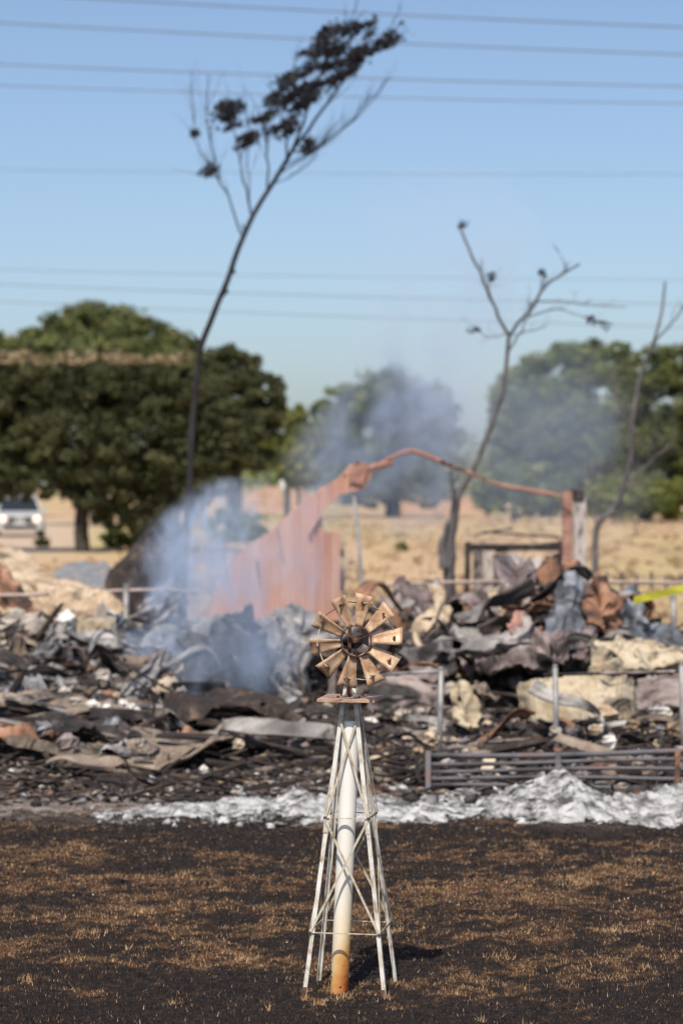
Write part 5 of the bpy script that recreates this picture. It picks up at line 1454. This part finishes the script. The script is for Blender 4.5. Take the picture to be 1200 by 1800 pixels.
# local frame: x across, -y is the front; lofted sections (y, half width low, half width high, z low, z belt, z top, half width top)
def loft(secs, name, mat):
    V = []; F = []
    for (y, w0, z0, w1, z1, w2, z2) in secs:
        V += [(-w0, y, z0), (-w1, y, z1), (-w2, y, z2), (w2, y, z2), (w1, y, z1), (w0, y, z0)]
    for i in range(len(secs) - 1):
        for k in range(6):
            a = i * 6 + k; b = i * 6 + (k + 1) % 6
            F.append((a, b, b + 6, a + 6))
    F.append(tuple(range(6))); F.append(tuple(reversed(range(6 * (len(secs) - 1), 6 * len(secs)))))
    m = MB().add(V, F); o = m.build(name, mat, car)
    bv = o.modifiers.new('bevel', 'BEVEL'); bv.width = .05; bv.segments = 2
    return o


loft([(-2.30, .80, .32, .84, .62, .70, .84), (-2.15, .90, .28, .93, .70, .80, .93), (-1.1, .93, .28, .95, .80, .86, 1.02), (.2, .93, .28, .95, .85, .88, 1.04), (2.2, .92, .30, .94, .85, .86, 1.04), (2.35, .85, .36, .88, .80, .80, .98)], 'body', M['carpaint'])
loft([(-1.15, .84, 1.00, .82, 1.02, .78, 1.04), (-.45, .84, 1.00, .80, 1.25, .64, 1.52), (.3, .84, 1.00, .80, 1.30, .66, 1.60), (1.5, .84, 1.00, .80, 1.3, .66, 1.58), (2.1, .84, 1.00, .78, 1.2, .64, 1.42)], 'cabin', M['glass'])
loft([(-.52, .66, 1.50, .66, 1.53, .62, 1.55), (.3, .70, 1.57, .70, 1.62, .62, 1.65), (1.5, .70, 1.55, .70, 1.60, .62, 1.63), (2.0, .66, 1.44, .66, 1.48, .6, 1.5)], 'roof', M['carpaint'])
for s in (-1, 1):
    for (y0, z0, y1, z1) in ((-1.15, 1.02, -.48, 1.52),):
        MB().bar((s * .82, y0, z0), (s * .68, y1, z1), .07, .05).build('windscreen_pillar', M['carpaint'], car)
    MB().bar((s * .85, .55, 1.02), (s * .71, .55, 1.56), .07, .05).build('door_pillar', M['carpaint'], car)
    MB().tube([(s * .66, -2.26, .70), (s * .66, -2.34, .70)], [.15, .13], 14).build('headlight', M['lamp'], car, True)
    MB().box((s * 1.02, -.72, 1.05), (.20, .10, .15), None, .03).build('mirror', M['carpaint'], car)
    for y in (-1.45, 1.45):
        t_ = MB().tube([(s * .76, y, .34), (s * .97, y, .34)], .34, 20).build('wheel', M['tyre'], car)
        MB().tube([(s * .965, y, .34), (s * .985, y, .34)], [.20, .17], 14).build('rim', M['galv'], t_)
MB().box((0, -2.33, .68), (.96, .05, .16)).build('grille', M['trim'], car)
MB().box((0, -2.33, .42), (1.30, .06, .12)).build('lower_grille', M['trim'], car)
MB().box((0, -2.345, .52), (.46, .02, .10)).build('number_plate', M['whitepaint'], car)
em = MB().tube([(0.13 * math.cos(a), -2.37, .70 + .13 * math.sin(a)) for a in np.linspace(0, 2 * math.pi, 25)], .018, 5, cap=False)
eo = em.build('emblem', M['whitepaint'], car)
for pts in (((-.05, .82), (0, .72), (.05, .82)), ((-.10, .77), (-.045, .60), (0, .69), (.045, .60), (.10, .77))):
    MB().tube([(x_, -2.37, z_) for x_, z_ in pts], .015, 5).build('emblem_letter', M['whitepaint'], eo)

# ------------------------------------------------------------------ power lines
PL = 'power lines crossing the sky'
for i, (x0, y0, x1, y1, Yp, r, lab) in enumerate([
    (0, -12, 1200, 48, 70, .022, 'highest power line, leaving the picture at the top'), (0, 40, 1200, 96, 70, .020, 'second power line from the top'), (0, 113, 1200, 152, 70, .019, 'third power line from the top, crossing behind the treetop'),
    (0, 150, 1200, 182, 74, .016, 'fourth power line, close below the third'), (0, 298, 1200, 306, 95, .012, 'single faint power line across the middle of the sky'), (0, 474, 1200, 492, 100, .012, 'upper one of the three faint low power lines'),
    (0, 500, 1200, 535, 100, .017, 'middle one of the three faint low power lines'), (0, 530, 1200, 575, 100, .015, 'lowest one of the three faint low power lines')]):
    a = at(x0, y0, Yp); b = at(x1, y1, Yp)
    pts = [a + (b - a) * t + Vector((0, 0, .5 * ((t - .5) ** 2 - .25) * (1 + .1 * i) * .4)) for t in np.linspace(-2, 3, 41)]
    tag(MB().tube(pts, r * .85, 6).build('power_line', M['wire']), lab, 'power line', PL)
# ------------------------------------------------------------------ smoke
def smoke_mat(name, prof, zlo, zhi, colour, dens, nscale=2.2, lo=.45, hi=.72, yc=0.0, depthk=1.0, anis=-.05, emis_=0, stretch=1.0, ytilt=0.0):
    """density round a wandering centre line x(z) with radius r(z); prof = [(z, x, r, d)] in world metres"""
    m = bpy.data.materials.new(name); m.use_nodes = True; t = m.node_tree; L = t.links
    t.nodes.remove(t.nodes['Principled BSDF'])
    pv = t.nodes.new('ShaderNodeVolumePrincipled')
    pv.inputs['Color'].default_value = (*colour, 1); pv.inputs['Anisotropy'].default_value = anis
    L.new(pv.outputs[0], t.nodes['Material Output'].inputs['Volume'])
    g = t.nodes.new('ShaderNodeNewGeometry'); sp = t.nodes.new('ShaderNodeSeparateXYZ'); L.new(g.outputs['Position'], sp.inputs[0])

    def math_(op, a, b=None, c=None, clamp=False):
        n = t.nodes.new('ShaderNodeMath'); n.operation = op; n.use_clamp = clamp
        for i, v in enumerate((a, b, c)):
            if v is None: continue
            if isinstance(v, (int, float)): n.inputs[i].default_value = v
            else: L.new(v, n.inputs[i])
        return n.outputs[0]
    zn = math_('DIVIDE', math_('SUBTRACT', sp.outputs[2], zlo), zhi - zlo, clamp=True)

    def curve(vals, lo_, hi_):
        n = t.nodes.new('ShaderNodeFloatCurve'); c = n.mapping.curves[0]
        pts = [((p[0] - zlo) / (zhi - zlo), (v - lo_) / (hi_ - lo_)) for p, v in zip(prof, vals)]
        c.points[0].location = pts[0]; c.points[1].location = pts[-1]
        for p in pts[1:-1]: c.points.new(*p)
        n.mapping.update(); L.new(zn, n.inputs['Value'])
        return math_('MULTIPLY_ADD', n.outputs[0], hi_ - lo_, lo_)
    X_ = [p[1] for p in prof]; R_ = [p[2] for p in prof]; D_ = [p[3] for p in prof]
    xc = curve(X_, min(X_) - .01, max(X_) + .01); rc = curve(R_, 0, max(R_)); dc = curve(D_, 0, max(D_))
    # warp
    nz = t.nodes.new('ShaderNodeTexNoise'); nz.inputs['Scale'].default_value = nscale * .45; nz.inputs['Detail'].default_value = 1
    L.new(g.outputs['Position'], nz.inputs[0])
    wx = math_('MULTIPLY', math_('SUBTRACT', nz.outputs[0], .5), max(R_) * 1.1)
    dx = math_('DIVIDE', math_('ADD', math_('SUBTRACT', sp.outputs[0], xc), wx), rc)
    ycz = math_('MULTIPLY_ADD', math_('SUBTRACT', sp.outputs[2], zlo), ytilt, yc)
    dy = math_('DIVIDE', math_('SUBTRACT', sp.outputs[1], ycz), math_('MULTIPLY', rc, depthk))
    d2 = math_('ADD', math_('MULTIPLY', dx, dx), math_('MULTIPLY', dy, dy))
    fall = math_('SUBTRACT', 1.0, d2, clamp=True)
    n = t.nodes.new('ShaderNodeTexNoise'); n.inputs['Scale'].default_value = nscale; n.inputs['Detail'].default_value = 5; n.inputs['Roughness'].default_value = .6; n.inputs['Distortion'].default_value = 1.5
    mp = t.nodes.new('ShaderNodeMapping'); mp.inputs['Scale'].default_value = (1, 1, stretch); L.new(g.outputs['Position'], mp.inputs[0]); L.new(mp.outputs[0], n.inputs[0])
    mr = t.nodes.new('ShaderNodeMapRange'); mr.interpolation_type = 'SMOOTHSTEP'; mr.inputs['From Min'].default_value = lo; mr.inputs['From Max'].default_value = hi
    L.new(n.outputs[0], mr.inputs['Value'])
    dd = math_('MULTIPLY', math_('MULTIPLY', math_('POWER', fall, 1.6), mr.outputs[0]), math_('MULTIPLY', dc, dens))
    L.new(dd, pv.inputs['Density'])
    return m


def smoke_box(name, x0, x1, y0, y1, z0, z1, mat, label):
    o = MB().box(((x0 + x1) / 2, (y0 + y1) / 2, (z0 + z1) / 2), (x1 - x0, y1 - y0, z1 - z0)).build(name, mat)
    o.display_type = 'WIRE'
    return tag(o, label, 'smoke', kind='stuff')


def prof_px(lst, Y):
    """(px, py, radius in px, density) -> (z, x, r, d) sorted upwards"""
    out = []
    for (px, py, r, d) in lst:
        p = at(px, py, Y); out.append((p.z, p.x, r * Y / FP, d))
    return sorted(out)


SB = (.66, .79, 1.0)
p1 = prof_px([(262, 1262, 60, .6), (282, 1200, 85, 1.0), (300, 1140, 90, 1.0), (318, 1070, 95, .7), (335, 1000, 115, .62), (355, 930, 125, .55), (385, 880, 95, .4), (410, 835, 60, .0)], 21.5)
smoke_box('smoke_plume', p1[0][1] - .9, p1[-1][1] + 1.3, 20.95, 22.1, p1[0][0], p1[-1][0],
          smoke_mat('dense_smoke', p1, p1[0][0], p1[-1][0], SB, 10.5, 3.4, .45, .64, 21.5, .8, stretch=.5), 'thick blue white smoke rising from the rubble at the left')
p2 = prof_px([(400, 1262, 90, .0), (405, 1225, 120, .8), (430, 1150, 150, .9), (440, 1090, 170, .6), (450, 1020, 200, .7), (470, 950, 200, .65), (480, 900, 170, .5), (500, 850, 120, .0)], 20.2)
smoke_box('smoke_veil', p2[0][1] - 1.0, p2[0][1] + 1.9, 19.6, 20.8, p2[0][0], p2[-1][0],
          smoke_mat('thin_smoke', p2, p2[0][0], p2[-1][0], SB, 3.2, 2.3, .40, .68, 20.2, .55, stretch=.55), 'thin smoke drifting in front of the black sheets and red wall')
p3 = prof_px([(640, 960, 120, .0), (640, 900, 170, .5), (650, 830, 190, .9), (690, 760, 200, 1.0), (720, 690, 190, .75), (765, 620, 190, .50), (800, 540, 200, .34), (810, 420, 210, .22), (780, 280, 200, .0)], 39.0)
smoke_box('smoke_cloud', p3[0][1] - 1.9, p3[-1][1] + 2.6, 38, 40, p3[0][0], p3[-1][0],
          smoke_mat('drifting_smoke', p3, p3[0][0], p3[-1][0], SB, 2.2, .85, .36, .62, 39.0, .55), 'blue grey smoke cloud rising behind the red gable')
p4 = prof_px([(900, 1050, 230, .0), (900, 960, 250, .3), (900, 850, 280, .75), (920, 740, 310, .8), (900, 640, 280, .4), (900, 560, 220, .0)], 44.0)
smoke_box('smoke_haze', p4[0][1] - 3.6, p4[0][1] + 3.6, 42.4, 45.6, p4[0][0], p4[-1][0],
          smoke_mat('hazy_smoke', p4, p4[0][0], p4[-1][0], SB, .36, .45, .25, .65, 44.0, .45), 'faint smoke haze hanging before the trees at the right')

# ------------------------------------------------------------------ the small ornamental windmill
YW = 10.03
C0 = Vector(((616 - 600) / FP * YW, YW, 0))
wm = empty('garden_windmill', C0, 'small rusty ornamental windmill on a white lattice tower on burnt grass', 'windmill', rz=math.radians(-10))
# local frame: x right, y back
ZP = 1.212
A0, A1 = .172, .033


def leg_at(sx, sy, z):
    t = z / ZP
    a = A0 + (A1 - A0) * t
    sk = .006 * (1 - t)
    return Vector((sx * a + sk * 0, sy * a, z))


TOPZ = 1.40


def angle_iron(m, a, b, sx, sy, w_=.017, t_=.003):
    """L profile with its corner outward"""
    a = Vector(a); b = Vector(b)
    V = []
    for p in (a, b):
        for (dx, dy) in ((0, 0), (-w_, 0), (-w_, -t_), (-t_, -t_), (-t_, -w_), (0, -w_)):
            V.append(p + Vector((sx * dx, sy * dy, 0)))
    F = [(i, (i + 1) % 6, (i + 1) % 6 + 6, i + 6) for i in range(6)]
    if sx * sy < 0: F = [tuple(reversed(f)) for f in F]
    F += [(5, 4, 3, 2, 1, 0), (6, 7, 8, 9, 10, 11)]
    m.add(V, F)


for sx in (-1, 1):
    for sy in (-1, 1):
        m = MB()
        b_ = leg_at(sx, sy, -.02)
        if (sx, sy) == (1, -1): b_ += Vector((.006, 0, 0))
        angle_iron(m, b_, leg_at(sx, sy, ZP - .004), sx, sy)
        lg = m.build('leg', M['legpaint'], wm)
        # a rusty foot and the lap joint where the two leg pieces are bolted
        m = MB(); angle_iron(m, b_ + Vector((sx * .002, sy * .002, 0)), leg_at(sx, sy, .035) + Vector((sx * .002, sy * .002, 0)), sx, sy, .0175)
        m.build('rusty_foot', M['rustiron'], lg)
        m = MB(); q = leg_at(sx, sy, .66) + Vector((sx * .0025, sy * .0025, 0)); q2 = leg_at(sx, sy, .71) + Vector((sx * .0025, sy * .0025, 0)); angle_iron(m, q, q2, sx, sy, .0185)
        m.build('lap_joint', M['legpaint'], lg)
        # upper head legs above the platform
        m = MB(); angle_iron(m, Vector((sx * .030, sy * .030, ZP + .006)), Vector((sx * .009, sy * .009, TOPZ)), sx, sy, .014)
        m.build('head_leg', M['legpaint'], wm)

Z1, Z2 = 2.1 - (1443 - 850) / FP * 9.88, 2.1 - (1645 - 850) / FP * 9.86
fe = .0042
for z in (Z1, Z2):
    for (s0, s1, out) in (((-1, -1), (1, -1), Vector((0, -1, 0))), ((-1, 1), (1, 1), Vector((0, 1, 0))), ((1, -1), (1, 1), Vector((1, 0, 0))), ((-1, -1), (-1, 1), Vector((-1, 0, 0)))):
        a = leg_at(*s0, z) + out * .002; b = leg_at(*s1, z) + out * .002
        e = (b - a).normalized() * .006
        MB().bar(a - e, b + e, .0028 if abs(out.x) > .5 else .0105, .0105 if abs(out.x) > .5 else .0028).build('cross_rail', M['strap'], wm)
        for p in (a, b):
            MB().tube([p + out * .0015, p + out * .007], [.0065, .005], 6).build('bolt', M['rustiron'], wm)
# X braces on each face: bottom bay and top bay
for (s0, s1, out) in (((-1, -1), (1, -1), Vector((0, -1, 0))), ((-1, 1), (1, 1), Vector((0, 1, 0))), ((1, -1), (1, 1), Vector((1, 0, 0))), ((-1, -1), (-1, 1), Vector((-1, 0, 0)))):
    for (za, zb) in ((Z2 + .004, Z1 - .004), (Z1 + .006, ZP - .07)):
        for k, (p, q) in enumerate(((s0, s1), (s1, s0))):
            a = leg_at(*p, za) + out * (.0045 + .0045 * k); b = leg_at(*q, zb) + out * (.0045 + .0045 * k)
            v = b - a
            # strap lying flat in the face
            zax = v.normalized(); yax = out - zax * out.dot(zax); yax.normalize(); xax = yax.cross(zax)
            mt = Matrix((xax, yax, zax)).transposed()
            # slight bow so that the straps are not dead straight
            mm = MB(); n = 6
            for i in range(n):
                p0 = a + v * (i / n) + out * .004 * math.sin(math.pi * i / n) * (1 if k else .2); p1_ = a + v * ((i + 1) / n) + out * .004 * math.sin(math.pi * (i + 1) / n) * (1 if k else .2)
                mm.box((p0 + p1_) / 2, (.0095, .0024, (p1_ - p0).length * 1.002), mt)
            mm.build('brace', M['strap'], wm)
# platform with a turned-down rim
pl = MB()
pl.box((0, 0, ZP + .0015), (.236, .236, .003))
po = pl.build('platform', M['plat'], wm)
for (c, s) in (((0, -.1185, ZP - .004), (.240, .002, .012)), ((0, .1185, ZP - .004), (.240, .002, .012)), ((-.1190, 0, ZP - .004), (.002, .234, .012)), ((.1190, 0, ZP - .004), (.002, .234, .012))):
    MB().box(c, s).build('platform_rim', M['plat'], po)
for sx in (-1, 1):
    for sy in (-1, 1):
        MB().tube([(sx * .045, sy * .045, ZP + .003), (sx * .045, sy * .045, ZP + .009)], .006, 6).build('platform_bolt', M['rustiron'], po)
# head: mast, gear box, axle
HZ = 2.1 - (1127 - 850) / FP * 9.87
HX = .048
mb = MB(); mb.bar((-.004, 0, ZP + .003), (-.004, 0, HZ + .045), .013, .013)
mb.build('mast', M['rustiron'], wm)
MB().box((HX * .4, -.035, HZ), (.03, .08, .026)).build('gear_box', M['rustiron'], wm)
MB().tube([(HX, -.165, HZ), (HX, .02, HZ)], .006, 8).build('axle', M['rustiron'], wm)
# tail boom and vane, pointing away from the viewer
tdir = Vector((math.sin(math.radians(6)), math.cos(math.radians(6)), 0))
b0 = Vector((-.004, .0, HZ + .004))
MB().tube([b0, b0 + tdir * .20], .004, 6).build('tail_boom', M['rustiron'], wm)
tv = MB(); nrm = Vector((tdir.y, -tdir.x, 0)) * .0012
prof = [(.17, -.028), (.17, .034), (.30, .062), (.285, 0), (.30, -.058)]
Vt = [b0 + tdir * d + Vector((0, 0, h)) + nrm * s for s in (1, -1) for d, h in prof]
n = len(prof)
tv.add(Vt, [tuple(range(n)), tuple(reversed(range(n, 2 * n)))] + [(i, i + n, (i + 1) % n + n, (i + 1) % n) for i in range(n)])
tv.build('tail_vane', M['rustiron'], wm)

# the wheel: ten twisted blades
WC = Vector((HX, -.150, HZ))
wh = MB()
ring = lambda r, z_, n=49: [WC + Vector((r * math.cos(a), z_, r * math.sin(a))) for a in np.linspace(0, 2 * math.pi, n)]
m = MB(); m.tube([WC + Vector((0, -.022, 0)), WC + Vector((0, -.016, 0)), WC + Vector((0, .01, 0)), WC + Vector((0, .02, 0))], [.007, .013, .015, .010], 10)
wheel = m.build('wheel', M['rustiron'], wm)
rr_ = MB()
RI = .0605
V = []; F = []; n = 48
for i in range(n):
    a = 2 * math.pi * i / n
    for (r, y_) in ((RI, -.009), (RI + .0035, -.009), (RI + .0035, .009), (RI, .009)): V.append(WC + Vector((r * math.cos(a), y_, r * math.sin(a))))
for i in range(n):
    for k in range(4):
        a = i * 4 + k; b = i * 4 + (k + 1) % 4; c = ((i + 1) % n) * 4
        F.append((a, b, c + (k + 1) % 4, c + k))
rr_.add(V, F); rr_.build('inner_ring', M['rustiron'], wheel)
for a in (25, 145, 270):
    a = math.radians(a); MB().tube([WC, WC + Vector((RI * math.cos(a), 0, RI * math.sin(a)))], .0028, 6).build('spoke', M['rustiron'], wheel)
BA = [113, 80, 44, 7, -29, -63, -101, -137, 189, 152]
pitch = [23, 21, 24, 27, 31, 30, 24, 22, 20, 22]
tips = []
for a_, pt in zip(BA, pitch):
    a = math.radians(a_ + rnd.uniform(-1, 1)); ca, sa = math.cos(a), math.sin(a)
    er = Vector((ca, 0, sa)); et = Vector((-sa, 0, ca)); ey = Vector((0, 1, 0))
    nu_, nw = 9, 5; V = []
    for sgn in (0, 1):
        for i in range(nu_):
            t = i / (nu_ - 1); r = .058 + (.192 - .058) * t
            wdt = .031 + (.085 - .031) * t
            p_ = math.radians(pt - 6 + 10 * t + rnd.uniform(-.6, .6))
            for j in range(nw):
                s = j / (nw - 1) - .5
                # flat blade rotated about its own radial axis, gently cupped; the end is cut slightly askew
                q = et * (s * wdt * math.cos(p_)) + ey * (s * wdt * math.sin(p_) + .007 * (1 - (2 * s) ** 2) + sgn * .0012)
                V.append(WC + er * (r + (.004 * s if i == nu_ - 1 else 0) + (rnd.uniform(-.001, .001) if i == nu_ - 1 else 0)) + q)
    F = []
    o_ = nu_ * nw
    for i in range(nu_ - 1):
        for j in range(nw - 1):
            k = i * nw + j
            F.append((k, k + 1, k + nw + 1, k + nw)); F.append((o_ + k, o_ + k + nw, o_ + k + nw + 1, o_ + k + 1))
    for i in range(nu_ - 1):
        k = i * nw; F.append((k, k + nw, o_ + k + nw, o_ + k)); k = i * nw + nw - 1; F.append((k, o_ + k, o_ + k + nw, k + nw))
    for j in range(nw - 1):
        k = j; F.append((k, o_ + k, o_ + k + 1, k + 1)); k = (nu_ - 1) * nw + j; F.append((k, k + 1, o_ + k + 1, o_ + k))
    MB().add(V, F).build('blade', M['blade'], wheel, True)
    tips.append(a)
# outer wire pieces from blade to blade, each bent through its blade
for i in range(10):
    a, b = tips[i], tips[(i + 1) % 10]
    while b > a: b -= 2 * math.pi
    r = .160
    am = [a + (b - a) * t for t in np.linspace(.10, .86, 9)]
    pts = [WC + Vector((r * math.cos(q), -.006 + .026 * j / 8, r * (1 + .02 * math.sin(j * .8)) * math.sin(q))) for j, q in enumerate(am)]
    end = WC + Vector((r * .985 * math.cos(b), .000, r * .985 * math.sin(b)))
    tk = WC + Vector((r * .985 * math.cos(a), -.010, r * .985 * math.sin(a)))
    MB().tube([tk] + pts + [end], .0021, 6).build('wheel_wire', M['strap'] if i % 3 else M['rustiron'], wheel)
    MB().tube([WC + Vector((r * math.cos(a), -.016, r * math.sin(a))), WC + Vector((r * math.cos(a), .012, r * math.sin(a)))], .0045, 6).build('rivet', M['rustiron'], wheel)
    u_ = a + (b - a) * .22
    MB().tube([tk, WC + Vector((r * .92 * math.cos(u_), .016, r * .92 * math.sin(u_)))], .0020, 5).build('wire_stay', M['rustiron'], wheel)

# white pipe inside the tower
pb = Vector(((596 - 600) / FP * 9.98, 9.98, -.01)); ptp = at(617, 1268, 10.02)
axis = ptp - pb
m = MB(); seg = 40; n = 24; V = []; F = []
q = axis.to_track_quat('Z', 'Y').to_matrix()
for i in range(n + 1):
    t = i / n
    for k in range(seg):
        a = 2 * math.pi * k / seg
        r = .0372 + (.0022 if t > .55 and t < .60 else 0) * 0
        V.append(axis * t + q @ Vector((r * math.cos(a), r * math.sin(a), 0)))
for i in range(n):
    for k in range(seg): F.append((i * seg + k, i * seg + (k + 1) % seg, (i + 1) * seg + (k + 1) % seg, (i + 1) * seg + k))
F.append(tuple(range(n * seg, (n + 1) * seg)))
m.add(V, F)
o = m.build('vent_pipe', M['pipe'], smooth=True); o.location = pb
md = o.modifiers.new('edge', 'EDGE_SPLIT')
tag(o, 'white plastic pipe with orange scorched foot standing inside the windmill tower', 'pipe')
